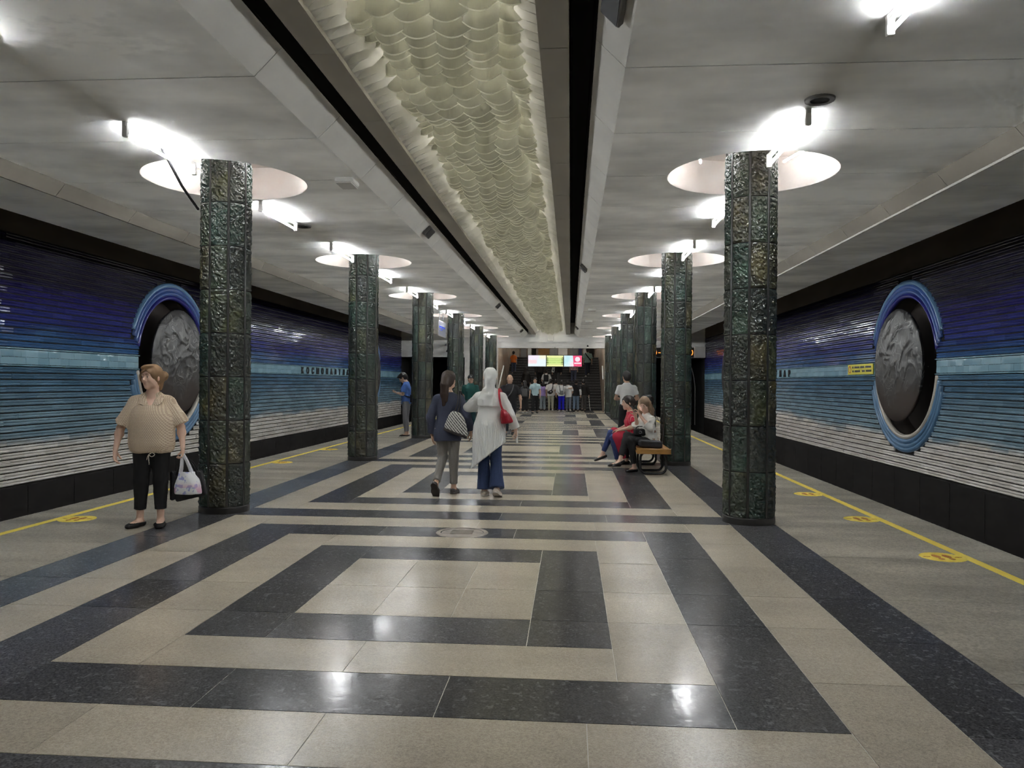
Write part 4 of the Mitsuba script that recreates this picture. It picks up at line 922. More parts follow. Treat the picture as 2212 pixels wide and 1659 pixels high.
    def trousers(s, m, ease=0.016, end=0.06, flare=0.0, top=1.0, knee=None, label=None, wr=(0.004, (10, 10, 6))):
        F = Field(); g2 = 0.6 + 0.4 * s.girth
        s.loft(F, [q for q in s.tab(0.008) if q[0] <= top], k=0.03)
        for e in (-1, 1):
            d = unit(s.kn[e] - s.an[e]); a = s.an[e] + d * end; kk = (0.056 if knee is None else knee) * g2 + ease * 0.7
            F.cone(s.hip[e], s.kn[e], 0.086 * g2 + ease, kk, 0.035); F.ball(s.kn[e], kk + 0.002, 0.02); F.ball(s.kn[e] * 0.72 + s.an[e] * 0.28, 0.047 * g2 + ease, 0.05); F.cone(s.kn[e], a, kk, 0.040 + ease + flare, 0.02, fb=True)
        if wr: F.wrinkle(*wr, 2)
        return s.add('trousers', F.mesh(s.h), m, label, smooth=50)
    def shoes(s, m, low=False, sole=None, bulk=0.0, label=None, point=False, which=(-1, 1)):
        for e in which:
            F = Field(); f, u, a = s.ff[e], s.fu[e], s.an[e]; side = np.cross(f, u); b = 0.006 + bulk
            F.cone(a - 0.050 * u - 0.028 * f, a - 0.056 * u + 0.075 * f, 0.036 + b, 0.036 + b, 0.02, wide=(side, 1.0)); F.cone(a - 0.056 * u + 0.07 * f, a - 0.066 * u + (0.175 if point else 0.15) * f, 0.035 + b, (0.012 if point else 0.021) + b, 0.02, wide=(side, 1.3 if point else 1.55))
            F.plane(a - 0.086 * u, -u)
            if low: F.cone(a - 0.030 * u - 0.02 * f, a - 0.030 * u + 0.085 * f, 0.024, 0.020, 0.008, sub=True, wide=(side, 1.15)); F.plane(a - 0.036 * u, u)
            else: F.plane(a + 0.012 * u, u)
            hh = min(s.h, 0.008); k = s.add('shoe', F.mesh(hh), m, label, smooth=50)
            if sole:
                G = Field(); G.cone(a - 0.080 * u - 0.03 * f, a - 0.080 * u + 0.07 * f, 0.040 + b, 0.040 + b, 0.02, wide=(side, 1.0)); G.cone(a - 0.080 * u + 0.07 * f, a - 0.080 * u + 0.15 * f, 0.038 + b, 0.026 + b, 0.02, wide=(side, 1.5))
                G.plane(a - 0.088 * u, -u); G.plane(a - 0.068 * u, u); kk = num(k + '__sole'); put(kk, G.mesh(hh), sole, smooth=50, at=s.M)
        return s

def sack(tab, c, R=None, wr=None, h=0.008, extra=None, folds=None):
    F = Field(); F.loft(tab, c, R, folds=folds)
    if extra: extra(F)
    if wr: F.wrinkle(*wr)
    return F.mesh(h)
def strap(pts, w, th, nrm):
    """A flat band along points: w wide across, th thick along nrm."""
    p = np.asarray(pts, float); t = np.gradient(p, axis=0); t /= np.linalg.norm(t, axis=1, keepdims=True); nrm = np.broadcast_to(np.asarray(nrm, float), p.shape)
    n_ = nrm - t * (nrm * t).sum(1, keepdims=True); n_ /= np.linalg.norm(n_, axis=1, keepdims=True) + 1e-9; b = np.cross(t, n_)
    ring = np.stack([p + n_ * th / 2 + b * w / 2, p + n_ * th / 2 - b * w / 2, p - n_ * th / 2 - b * w / 2, p - n_ * th / 2 + b * w / 2], 1)
    m = len(p); v = ring.reshape(-1, 3); f = []
    for k in range(m - 1):
        for j in range(4): a, b2, c, d = k * 4 + j, k * 4 + (j + 1) % 4, (k + 1) * 4 + (j + 1) % 4, (k + 1) * 4 + j; f += [(a, b2, c), (a, c, d)]
    f += [(0, 2, 1), (0, 3, 2), (m * 4 - 4, m * 4 - 3, m * 4 - 2), (m * 4 - 4, m * 4 - 2, m * 4 - 1)]
    q = trimesh.Trimesh(v, f, process=False)
    return q
def curve(pts, n=16):
    p = np.asarray(pts, float); t = np.linspace(0, 1, len(p)); return PchipInterpolator(t, p, axis=0)(np.linspace(0, 1, n))

# ------------------------------------------------------------------ the woman on the left
def dotted(p, n, uv):
    a = (p.x - p.y * 0.3) * 66 + p.z * 33; b = p.z * 66
    d = dr.square(a - dr.floor(a) - 0.5) + dr.square(b - dr.floor(b) - 0.5)
    return mix((0.78, 0.68, 0.54), (0.50, 0.375, 0.265), smoothstep(0.05, 0.16, d))
P = Person('woman in a beige dotted blouse holding bags by the nearest left column', -3.265, 7.64, 0, 199, 1.62, girth=1.22, h=0.011, hf=0.0052,
           head=(-31, 2, 0), skinc=(0.70, 0.47, 0.36), arms={1: ((0.315, -0.02, 1.06), (0.345, 0.07, 0.83), (0.03, 0.12, -1), (-1, 0.1, 0)), -1: ((-0.285, -0.02, 1.06), (-0.315, 0.05, 0.85), (-0.02, 0.05, -1), (1, 0.1, 0))}, curl=(1.0, 0.55),
           legs={1: ((0.10, 0.02, 0.49), (0.115, 0.0, 0.088), (0.62, 0.8, 0)), -1: ((-0.09, 0.02, 0.49), (-0.095, 0.03, 0.088), (-0.05, 1, 0))})
def h1(F, hp):
    F.ell(hp(0.015, 0.045, 0.105), (0.066, 0.045, 0.024), P.HR @ roty(12), 0.02); F.ell(hp(0.082, 0.028, 0.01), (0.017, 0.045, 0.062), P.HR, 0.015)
    F.ell(hp(-0.03, -0.135, 0.01), (0.045, 0.042, 0.05), P.HR, 0.02); F.ell(hp(0, -0.09, -0.07), (0.05, 0.04, 0.07), P.HR, 0.03)
P.hair((0.21, 0.125, 0.066), 'up', h1).body(neck=0.058)
bt = [(.795, .190, .145, .01), (.82, .215, .165, .012), (.90, .232, .178, .015), (1.05, .232, .175, .018), (1.20, .212, .166, .022), (1.27, .190, .148, .013), (1.33, .160, .118, 0), (1.38, .105, .078, -.012), (1.43, .075, .065, -.014)]
P.top(cloth(None, 0.8, dotted), 0.022, None, 0.86, 0.026, bt, vneck=0.12, name='blouse', wr=(0.015, (9, 9, 1.8)), collar=0.066)
col = []
for e in (-1, 1):
    a = [P.U(e * 0.058, -0.03, 1.448), P.U(e * 0.068, 0.03, 1.425), P.U(e * 0.045, 0.085, 1.375), P.U(e * 0.018, 0.125, 1.305)]; b = [P.U(e * 0.080, -0.03, 1.415), P.U(e * 0.125, 0.045, 1.385), P.U(e * 0.115, 0.112, 1.335), P.U(e * 0.03, 0.140, 1.290)]
    g = np.stack([curve(a, 9), (curve(a, 9) + curve(b, 9)) / 2 + V(0, 0.006, 0.012), curve(b, 9)], 0); m = grid_mesh(g); col.append(cat([m, trimesh.Trimesh(m.vertices - V(0, 0.004, 0.004), m.faces[:, ::-1], process=False)]))
P.add('collar', cat(col), cloth(None, 0.8, dotted), smooth=True)
P.trousers(cloth((0.012, 0.012, 0.013)), 0.016, 0.10, 0.004, 1.0)
P.shoes(cloth((0.012, 0.011, 0.011), 0.5), low=True)
bow = curve([P.O + V(x, y, z) for x, y, z in ((0.02, 0.175, -0.20), (0.0, 0.185, -0.145), (-0.035, 0.19, -0.125), (-0.06, 0.19, -0.145), (-0.03, 0.19, -0.165), (0.0, 0.187, -0.145), (-0.005, 0.182, -0.25))], 30)
P.add('drawstring', tube(bow, 0.004, 6), cloth((0.62, 0.56, 0.48)), smooth=True)
w1 = P
def at1(x, y, z): m = np.array(P.M.matrix); return (m @ np.array([x, y, z, 1.0]))[:3]
gx, gy, gz = at1(-0.318, 0.075, 0.765)         # the knuckles that hold the bags
def bagprint(p, n, uv):
    a = fbm(p.x * 26, p.z * 26, p.y * 26 + 3, 3); b = smoothstep(0.58, 0.64, a)
    lo = smoothstep(0.48, 0.36, p.z) * smoothstep(0.50, 0.56, fbm(p.x * 11, p.z * 11, 9.0, 2))
    c = mix((0.80, 0.80, 0.83), (0.30, 0.32, 0.62), b * 0.8)
    return mix(c, (0.72, 0.42, 0.56), lo * 0.8)
K = thing('plastic_bag', 'white plastic carrier bag with lilac print held by the woman in beige', 'plastic bag')
put_tab = [(-0.40, .060, .040, 0, 0), (-0.39, .135, .070, 0.02, 0), (-0.32, .132, .075, .018, 0), (-0.25, .115, .068, .012, 0), (-0.19, .085, .052, 0, 0), (-0.165, .083, .040, 0, 0)]
RB = rotz(12)
part(K, 'sack', sack(put_tab, (gx + 0.05, gy - 0.02, gz), RB, (0.016, (9, 9, 5), 4)), cloth(None, 0.35, bagprint, 0), smooth=50)
for e in (-1, 1):
    for f in (-1, 1): part(K, 'handle', strap(curve([(gx + 0.05 + e * 0.062, gy - 0.02 + f * 0.018, gz - 0.19), (gx + 0.03 + e * 0.035, gy - 0.01 + f * 0.012, gz - 0.09), (gx + e * 0.006, gy + f * 0.004, gz + 0.012)], 9), 0.026, 0.004, (0.1, 1, 0.2)), cloth((0.80, 0.80, 0.83), 0.35), label='twisted white plastic handle')
K = thing('handbag', 'large black handbag hanging behind the white plastic bag', 'handbag')
F = Field(); F.box((gx - 0.015, gy + 0.17, gz - 0.335), (0.155, 0.055, 0.135), rotz(14) @ roty(-13), 0.02); F.box((gx - 0.165, gy + 0.12, gz - 0.33), (0.022, 0.05, 0.15), rotz(14), 0.016)
part(K, 'body', F.mesh(0.008), cloth((0.012, 0.012, 0.014), 0.45), smooth=50)
for f in (0.14, 0.20): part(K, 'strap', tube(curve([(gx - 0.13, gy + f - 0.02, gz - 0.22), (gx - 0.06, gy + f * 0.6, gz - 0.08), (gx, gy, gz + 0.004), (gx + 0.05, gy + f * 0.7, gz - 0.10), (gx + 0.08, gy + f + 0.01, gz - 0.24)], 20), 0.007, 8), cloth((0.012, 0.012, 0.014), 0.45), smooth=True)
t = np.linspace(0, 2 * np.pi, 25)[:-1]; part(K, 'ring', tube(np.stack([gx - 0.192 + 0.017 * np.cos(t), gy + 0.055 + 0 * t, gz - 0.285 + 0.017 * np.sin(t)], -1), 0.004, 6, closed=True), 'mat_steel', smooth=True)

# ------------------------------------------------------------------ the two women walking away
P = Person('woman in a navy blazer and grey trousers walking away with a woven bag', -0.635, 10.33, 0, -3, 1.62, girth=1.05, head=(-14, 0, 0), skinc=(0.50, 0.32, 0.23), lean=2,
           legs={-1: ((-0.085, 0.06, 0.50), (-0.10, -0.30, 0.175), (0.06, 0.55, -0.85)), 1: ((0.08, 0.03, 0.49), (0.085, 0.02, 0.088), (0.10, 1, 0))},
           arms={1: ((0.275, -0.05, 1.09), (0.315, 0.06, 0.89), (0.05, 0.3, -1), (-1, 0, 0)), -1: ((-0.245, -0.03, 1.08), (-0.235, 0.03, 0.83))}, h=0.011, hf=0.007)
def h2(F, hp):
    F.chain([hp(0, -0.105, 0.02), hp(0.0, -0.135, -0.06), hp(-0.005, -0.125, -0.18), hp(-0.012, -0.115, -0.32)], [0.045, 0.052, 0.050, 0.022], 0.02); F.chain([hp(0.02, -0.12, -0.05), hp(0.02, -0.125, -0.26)], [0.04, 0.025], 0.02)
P.hair((0.030, 0.018, 0.014), 'pony', h2).body()
jt = [(.745, .190, .150, .0), (.86, .198, .152, -.004), (.98, .182, .140, 0), (1.10, .160, .124, .004), (1.22, .170, .132, .006), (1.30, .178, .120, 0), (1.35, .150, .098, -.006), (1.40, .10, .075, -.014), (1.43, .07, .062, -.014)]
navy = cloth(None, 0.75, lambda p, n, uv: mi.Color3f(0.036, 0.042, 0.068) * (0.75 + 0.5 * noise(p.x * 400, p.y * 400, p.z * 400)))
P.top(navy, 0.022, None, 1.93, 0.010, jt, name='blazer', wr=(0.013, (7, 7, 4)))
P.add('shirt_collar', tube(curve([P.U(-0.055, -0.02, 1.437), P.U(0, -0.068, 1.452), P.U(0.055, -0.02, 1.437)], 9), 0.009, 6), cloth((0.7, 0.7, 0.7)), smooth=True)
P.trousers(cloth(None, 0.8, lambda p, n, uv: mi.Color3f(0.20, 0.19, 0.175) * (0.8 + 0.4 * noise(p.x * 300, p.y * 300, p.z * 300))), 0.014, 0.045, 0.0, 1.0)
P.shoes(cloth((0.05, 0.045, 0.043), 0.5), sole=cloth((0.03, 0.026, 0.025), 0.6), label='dark shoe with a dark sole')
m1 = np.array(P.M.matrix); W1 = lambda x, y, z: (m1 @ np.array([x, y, z, 1.0]))[:3]
def woven(p, n, uv):
    a = (p.x * 0.9 + p.z * 0.75) * 30; b = (p.z - p.x) * 14; r = a - dr.floor(a); q = b - dr.floor(b)
    return mix((0.62, 0.61, 0.57), (0.04, 0.04, 0.042), smoothstep(0.55, 0.68, r) * smoothstep(0.05, 0.15, q))
K = thing('handbag', 'black and white woven shoulder bag on the woman in navy', 'handbag')
c = W1(0.155, -0.19, 1.02)
part(K, 'body', sack([(-0.135, .125, .035, 0.035, 0), (-0.12, .165, .050, 0.035, 0), (0, .140, .055, 0.01, 0), (0.10, .085, .045, -0.02, 0), (0.125, .06, .03, -0.03, 0)], c, roty(20), (0.008, (10, 10, 10), 2)), cloth(None, 0.45, woven), smooth=50)
part(K, 'base', sack([(-0.160, .15, .035, 0.04, 0), (-0.150, .165, .05, 0.04, 0), (-0.122, .168, .054, 0.036, 0)], c, roty(20)), cloth((0.025, 0.022, 0.022), 0.5), smooth=50)
for q in (0, 1): part(K, 'strap', tube(curve([c + V(-0.03 + 0.05 * q, -0.02 + 0.04 * q, 0.12), W1(0.165 + 0.02 * q, -0.13 + 0.05 * q, 1.30), W1(0.155 + 0.02 * q, -0.035 + 0.03 * q, 1.452), W1(0.175 + 0.02 * q, 0.085, 1.36), W1(0.21, 0.07, 1.16), c + V(0.10, 0.08, 0.05)], 26), 0.008, 8), cloth((0.025, 0.022, 0.022), 0.5), smooth=True)

def pleats(th, z):
    w = np.clip((1.10 - z - 0.93 + 0.0) / 0.06, 0, 1); return 0.0055 * np.sin(th * 44) * np.clip((0.10 - z) / 0.05, 0, 1)
P = Person('woman in a white headscarf and long white tunic walking away with a red bag', -0.055, 10.18, 0, -4, 1.67, head=(8, 0, 0), skinc=(0.56, 0.38, 0.29), girth=1.08,
           legs={-1: ((-0.085, 0.04, 0.50), (-0.065, 0.0, 0.088), (-0.05, 1, 0)), 1: ((0.085, 0.02, 0.50), (0.125, -0.13, 0.125), (0.10, 0.9, -0.42))},
           arms={-1: ((-0.315, 0.06, 1.18), (-0.13, 0.24, 1.19), (0.85, 0.15, 0.5), (0, -1, 0.3)), 1: ((0.275, 0.0, 1.10), (0.345, 0.05, 0.90), (0.15, 0.25, -1), (-1, 0, 0.2))}, curl=(0.8, 0.7), h=0.011, hf=0.007, lean=1)
P.hairc = (0.02, 0.015, 0.01); P.body()
white = cloth((0.74, 0.74, 0.72), 0.8)
tt = [(.55, .215, .165, 0, -.045), (.72, .222, .168, 0, -.02), (.92, .218, .160, 0, -.01), (1.04, .190, .140, 0, 0), (1.14, .166, .125, 0, .004), (1.24, .168, .128, 0, .008), (1.30, .168, .112, 0, 0), (1.35, .148, .092, 0, -.008), (1.40, .10, .07, 0, -.014), (1.44, .07, .06, 0, -.014)]
tt = [(.36, .205, .165, -.035, -.07)] + tt
def tun(F, s): F.plane(s.O + V(-0.20, 0, -0.535), (0.62, 0.0, -0.78))
P.top(white, 0.018, None, 1.93, 0.018, tt, name='tunic', wr=(0.012, (7, 7, 4)), ext=tun, folds=pleats, h=0.0085)
F = Field(); hp = P.hp
F.ell(hp(0, -0.014, 0.030), (0.088, 0.110, 0.096), P.HR, 0.02); F.ell(hp(0, 0.012, -0.045), (0.076, 0.088, 0.092), P.HR, 0.03)
F.cone(hp(0, -0.040, -0.07), P.nb - V(0, 0.01, 0.01), 0.055, 0.062, 0.02); F.ball(hp(0, -0.098, -0.030), 0.050, 0.02); F.loft([(1.23, .150, .108, 0, -.030), (1.30, .160, .112, 0, -.020), (1.37, .128, .094, 0, -.018), (1.45, .088, .08, 0, -.016)], (0, 0, 0), None, 0.04)
F.chain([hp(0.005, -0.095, -0.06), P.U(0.02, -0.100, 1.36), P.U(0.05, -0.115, 1.24)], [0.03, 0.035, 0.012], 0.03, wide=((1, 0, 0), 1.5))
F.ell(hp(0, 0.10, -0.02), (0.060, 0.06, 0.085), P.HR, 0.01, sub=True); F.grow(0, P.hc, 1.06); F.wrinkle(0.014, (14, 14, 8), 5)
P.add('headscarf', F.mesh(0.009), white, smooth=60)
P.trousers(cloth(None, 0.8, lambda p, n, uv: mi.Color3f(0.022, 0.036, 0.085) * (0.7 + 0.6 * noise(p.x * 200, p.y * 200, p.z * 90))), 0.012, 0.0, 0.050, 1.0, 0.060)
P.shoes(cloth((0.62, 0.54, 0.46), 0.5), sole=cloth((0.5, 0.46, 0.42), 0.6))
m1 = np.array(P.M.matrix); hw = P.wr[1] + P.hd[1] * 0.10
F = Field(); F.cone(hw + V(-0.01, -0.01, 0.06), hw + V(0.005, 0.0, -0.09), 0.026, 0.012, 0.02); F.wrinkle(0.008, (30, 30, 30), 2); P.add('tissue', F.mesh(0.007), cloth((0.78, 0.77, 0.75)), label='crumpled white tissue in her right hand', smooth=50)
K = thing('handbag', 'small red leather shoulder bag on the woman in white', 'handbag')
red = cloth((0.24, 0.010, 0.018), 0.32)
c = (m1 @ np.array([0.225, -0.105, 1.095, 1.0]))[:3]; W2 = lambda x, y, z: (m1 @ np.array([x, y, z, 1.0]))[:3]
part(K, 'body', sack([(-0.115, .05, .055, 0.012, 0), (-0.10, .078, .085, 0.012, 0), (-0.02, .066, .085, 0, 0), (0.055, .036, .062, -0.012, 0), (0.075, .026, .045, -0.014, 0)], c, roty(-8), (0.006, (12, 12, 6), 3), folds=lambda th, z: 0.004 * np.sin(th * 9)), red, smooth=50)
part(K, 'strap', strap(curve([c + V(-0.02, -0.05, 0.06), W2(0.165, -0.135, 1.25), W2(0.140, -0.100, 1.40), W2(0.138, -0.03, 1.450), W2(0.150, 0.075, 1.38), W2(0.19, 0.10, 1.22), c + V(-0.02, 0.06, 0.06)], 30), 0.026, 0.005, np.array([unit(V(0.25, -1, 0.3))] * 10 + [unit(V(0.2, 0, 1))] * 8 + [unit(V(0.3, 1, 0.2))] * 12)), red, label='red strap over her right shoulder')

# ------------------------------------------------------------------ man in blue by the third left column
P = Person('man in a blue polo shirt reading a phone by the third left column', -3.47, 20.93, 0, 92, 1.74, False, head=(0, 38, 0), lean=2, skinc=(0.50, 0.33, 0.24),
           arms={-1: ((-0.19, 0.06, 1.13), (-0.07, 0.26, 1.165), (0.35, 0.9, 0.25), (0.3, -0.2, 1)), 1: ((0.19, 0.05, 1.12), (0.06, 0.26, 1.165), (-0.35, 0.9, 0.25), (-0.3, -0.2, 1))}, curl=(0.9, 0.9), h=0.014, hf=0.009)
P.hair((0.010, 0.009, 0.009), 'short', lambda F, hp: F.ell(hp(0, 0.055, 0.085), (0.065, 0.05, 0.035), P.HR, 0.02)).body()
P.top(cloth((0.07, 0.15, 0.42)), 0.018, 0.88, 0.75, 0.016, name='polo_shirt', wr=(0.008, (7, 7, 4)))
P.trousers(cloth((0.17, 0.17, 0.185)), 0.012, 0.05, -0.004); P.shoes(cloth((0.015, 0.013, 0.013), 0.5), sole=cloth((0.4, 0.38, 0.36), 0.6), low=True)
t = np.linspace(0, 2 * np.pi, 15)[:-1]; ww = P.wr[-1]; dd = unit(P.wr[-1] - P.el[-1]); aa = unit(np.cross(dd, V(0, 0, 1))); bb = np.cross(dd, aa)
P.add('wristwatch', tube(ww - 0.02 * dd + 0.031 * (np.cos(t)[:, None] * aa + np.sin(t)[:, None] * bb), 0.008, 6, closed=True), 'mat_steel', smooth=True)
m1 = np.array(P.M.matrix); ph = (m1 @ np.append((P.wr[1] + P.wr[-1]) / 2 + V(0, 0.115, 0.05), 1))[:3]
K = thing('phone', 'dark phone held by the man in blue', 'phone'); put(K, cbox(-0.035, 0.035, -0.07, 0.07, -0.005, 0.005, 0.003), cloth((0.02, 0.02, 0.022), 0.3), at=T().translate(ph.tolist()).rotate([0, 0, 1], 92).rotate([1, 0, 0], 25))
K = thing('waist_bag', 'black bag slung at the waist of the man in blue', 'bag'); W3 = lambda x, y, z: (m1 @ np.array([x, y, z, 1.0]))[:3]
F = Field(); F.box(W3(0.02, -0.16, 1.02), (0.05, 0.12, 0.11), None, 0.03); part(K, 'body', F.mesh(0.012), cloth((0.015, 0.015, 0.018), 0.5), smooth=50)
part(K, 'strap', strap(curve([W3(-0.10, -0.12, 1.05), W3(-0.19, 0.03, 1.10), W3(-0.08, 0.155, 1.20), W3(0.10, 0.12, 1.35), W3(0.13, -0.02, 1.46), W3(0.09, -0.12, 1.30), W3(0.04, -0.15, 1.12)], 30), 0.03, 0.006, np.array([(-1, 0, 0)] * 30)), cloth((0.015, 0.015, 0.018), 0.5))

# ------------------------------------------------------------------ policeman and bald man
P = Person('policeman in a dark green uniform and cap walking behind the woman in navy', -2.09, 23.9, 0, 184, 1.70, False, girth=1.08, head=(8, 4, 0), skinc=(0.47, 0.30, 0.22), h=0.015, hf=0.009,
           legs={1: ((0.10, 0.06, 0.50), (0.11, 0.10, 0.088), (0.1, 1, 0)), -1: ((-0.09, -0.02, 0.49), (-0.09, -0.16, 0.12), (-0.1, 0.93, -0.37))})
P.hair((0.012, 0.010, 0.010), 'short').body()
green = cloth((0.010, 0.050, 0.046)); P.top(green, 0.020, 0.90, 0.85, 0.016, name='shirt'); P.trousers(cloth((0.008, 0.028, 0.034)), 0.022, 0.02, 0.02); P.shoes(cloth((0.012, 0.011, 0.011), 0.35))
F = Field(); hp = P.hp; F.ell(hp(0, -0.012, 0.065), (0.092, 0.110, 0.070), P.HR, 0.01); F.plane(hp(0, 0, 0.046), P.HR @ V(0, 0.10, -1)); P.add('cap', F.mesh(0.009), cloth((0.010, 0.013, 0.016)), smooth=50)
F = Field(); F.ell(hp(0, 0.105, 0.050), (0.070, 0.055, 0.010), P.HR @ rotx(-12), 0.005); P.add('cap_peak', F.mesh(0.008), cloth((0.008, 0.009, 0.011), 0.4), smooth=50)
q = trimesh.creation.icosphere(2, 1.0); q.vertices = (q.vertices * V(0.020, 0.008, 0.022)) @ P.HR.T + hp(0, 0.098, 0.085); P.add('cap_badge', q, cloth((0.75, 0.74, 0.70), 0.3), label='round white cap badge', smooth=True)
for e in (-1, 1): P.add('chest_pocket', cbox(e * 0.085 - 0.05, e * 0.085 + 0.05, 0.125, 0.149, 1.20, 1.23, 0.004), green)
P.add('belt', tube([(0.172 * math.cos(a), 0.125 * math.sin(a) + 0.004, 0.95) for a in np.linspace(0, 2 * np.pi, 33)[:-1]], 0.022, 6, closed=True), cloth((0.012, 0.011, 0.011), 0.4))
P = Person('bald man in a black t-shirt walking toward the camera beside the white tunic', -0.72, 22.0, 0, 182, 1.70, False, girth=1.16, head=(6, 2, 0), skinc=(0.50, 0.31, 0.22), h=0.015, hf=0.009,
           legs={1: ((0.10, 0.05, 0.50), (0.11, 0.08, 0.088), (0.1, 1, 0)), -1: ((-0.09, -0.02, 0.49), (-0.09, -0.15, 0.12), (-0.1, 0.93, -0.37))}, arms={-1: ((-0.30, 0.0, 1.10), (-0.32, 0.06, 0.85)), 1: ((0.31, 0.0, 1.09), (0.32, 0.06, 0.85))})
P.body(neck=0.060); blk = cloth((0.014, 0.014, 0.016)); P.top(blk, 0.020, 0.86, 0.78, 0.018, name='t_shirt'); P.trousers(cloth((0.014, 0.016, 0.022)), 0.024, 0.03, 0.02); P.shoes(cloth((0.02, 0.02, 0.022), 0.5))
P.add('bag_strap', strap(curve([(-0.12, -0.08, 1.40), (-0.115, 0.0, 1.435), (-0.10, 0.118, 1.36), (-0.02, 0.172, 1.18), (0.15, 0.150, 1.0), (0.205, 0.02, 0.94)], 24), 0.03, 0.006, (0.2, 1, 0.2)), cloth((0.05, 0.05, 0.055), 0.5))

# ------------------------------------------------------------------ bench with the seated women
BX0, BX1, BY0, BY1, BZ = 2.10, 2.64, 12.75, 15.0, 0.435
K = thing('bench', 'wooden bench on black looped tube legs by the second right column', 'bench')
mat('mat_bench_wood', proc(lambda p, n, uv: mix((0.20, 0.095, 0.025), (0.42, 0.23, 0.07), fbm(p.x * 9, p.y * 2.0, p.z * 40, 4))), 0.28, 0.5)
for i in range(5): w = (BX1 - BX0) / 5; part(K, 'slat', cbox(BX0 + i * w + 0.004, BX0 + (i + 1) * w - 0.004, BY0 + 0.03, BY1 - 0.03, BZ - 0.035, BZ, 0.006), 'mat_bench_wood')
for y in (BY0, BY1 - 0.03): part(K, 'end_board', cbox(BX0 - 0.005, BX1 + 0.005, y, y + 0.03, BZ - 0.085, BZ + 0.003, 0.005), 'mat_bench_wood')
for x in (BX0 - 0.005, BX1 - 0.02): part(K, 'side_rail', cbox(x, x + 0.025, BY0 + 0.03, BY1 - 0.03, BZ - 0.08, BZ - 0.037, 0.004), 'mat_bench_wood')
for y in (BY0 + 0.12, BY0 + 0.62, BY1 - 0.62, BY1 - 0.12):
    x0, x1, r, z0, z1 = BX0 + 0.06, BX1 - 0.06, 0.10, 0.022, BZ - 0.06; pts = []
    for cx, cz, a0 in ((x1 - r, z1 - r, 0), (x0 + r, z1 - r, 90), (x0 + r, z0 + r, 180), (x1 - r, z0 + r, 270)):
        pts += [(cx + r * math.cos(math.radians(a)), y, cz + r * math.sin(math.radians(a))) for a in np.linspace(a0, a0 + 90, 7)]
    part(K, 'leg_loop', tube(pts, 0.020, 10, closed=True), 'mat_rubber', smooth=True)
K = thing('shoulder_bag', 'black flat shoulder bag lying on the near end of the bench', 'bag')
F = Field(); F.box((2.33, 13.00, BZ + 0.062), (0.19, 0.15, 0.055), roty(4), 0.035); F.box((2.33, 12.98, BZ + 0.105), (0.17, 0.13, 0.02), roty(4), 0.015); part(K, 'body', F.mesh(0.008), cloth((0.018, 0.018, 0.020), 0.5), smooth=50)
part(K, 'strap', strap(curve([(2.52, 13.05, BZ + 0.08), (2.56, 13.1, BZ + 0.28), (2.50, 13.22, BZ + 0.43), (2.47, 13.3, BZ + 0.50)], 14), 0.035, 0.006, (1, -0.5, 0)), cloth((0.020, 0.018, 0.018), 0.5))
# woman with the phone: local +y points towards -x of the hall
def floral(p, n, uv): return mix((0.74, 0.72, 0.67), (0.30, 0.19, 0.13), smoothstep(0.60, 0.66, fbm(p.x * 16, p.y * 16, p.z * 16, 3)) * smoothstep(2.33, 2.42, p.x) * smoothstep(1.0, 0.9, p.z))
P = Person('seated woman in a white blouse looking at her phone on the bench', 2.36, 13.36, 0, 116, 1.64, sit=0.535, lean=10, head=(36, 18, -8), skinc=(0.62, 0.42, 0.33), h=0.011, hf=0.0065,
           legs={-1: ((-0.07, 0.42, 0.565), (-0.09, 0.36, 0.100), (-0.15, 1, 0)), 1: ((0.03, 0.44, 0.640), (-0.05, 0.62, 0.245), (-0.05, 0.95, -0.35))},
           arms={-1: ((-0.20, 0.12, 0.78), (-0.06, 0.24, 1.0), (0.25, 0.4, 0.85), (0.3, 0.5, 0.2)), 1: ((0.20, 0.13, 0.76), (0.09, 0.24, 0.985), (-0.25, 0.4, 0.85), (-0.3, 0.5, 0.2))}, curl=(0.75, 0.75))
def h3(F, hp):
    for e in (-1, 1): F.chain([hp(e * 0.062, 0.0, 0.06), hp(e * 0.085, 0.0, -0.05), hp(e * 0.10, -0.02, -0.17), hp(e * 0.105, -0.05, -0.26)], [0.03, 0.032, 0.036, 0.022], 0.02)
    F.chain([hp(0, -0.10, -0.02), hp(0, -0.115, -0.16), hp(0, -0.13, -0.30)], [0.06, 0.075, 0.03], 0.03, wide=(P.HR @ V(1, 0, 0), 1.4))
P.hair((0.20, 0.135, 0.085), 'long', h3).body(foot=True)
bl = [(.90, .175, .135, 0, 0), (.97, .180, .140, 0, .004), (1.08, .170, .130, 0, .008), (1.20, .166, .130, 0, .012), (1.28, .164, .118, 0, .006), (1.34, .145, .092, 0, -.004), (1.39, .10, .07, 0, -.012), (1.44, .07, .06, 0, -.014)]
P.top(cloth(None, 0.8, floral), 0.020, None, 1.35, 0.045, bl, name='blouse', wr=(0.008, (8, 8, 5)))
P.trousers(cloth((0.013, 0.013, 0.014)), 0.014, 0.06, 0.0, 1.0); P.shoes(cloth((0.012, 0.011, 0.012), 0.4), low=True, point=True)
m1 = np.array(P.M.matrix); ph = (m1 @ np.append((P.wr[1] + P.wr[-1]) / 2 + V(0.0, 0.075, 0.105), 1))[:3]
K = thing('phone', 'black phone held by the seated woman in white', 'phone')
Mp = T().translate(ph.tolist()).rotate([0, 0, 1], 116).rotate([1, 0, 0], 52)
part(K, 'case', cbox(-0.037, 0.037, -0.078, 0.078, -0.005, 0.004, 0.003), cloth((0.015, 0.015, 0.017), 0.25), at=Mp)
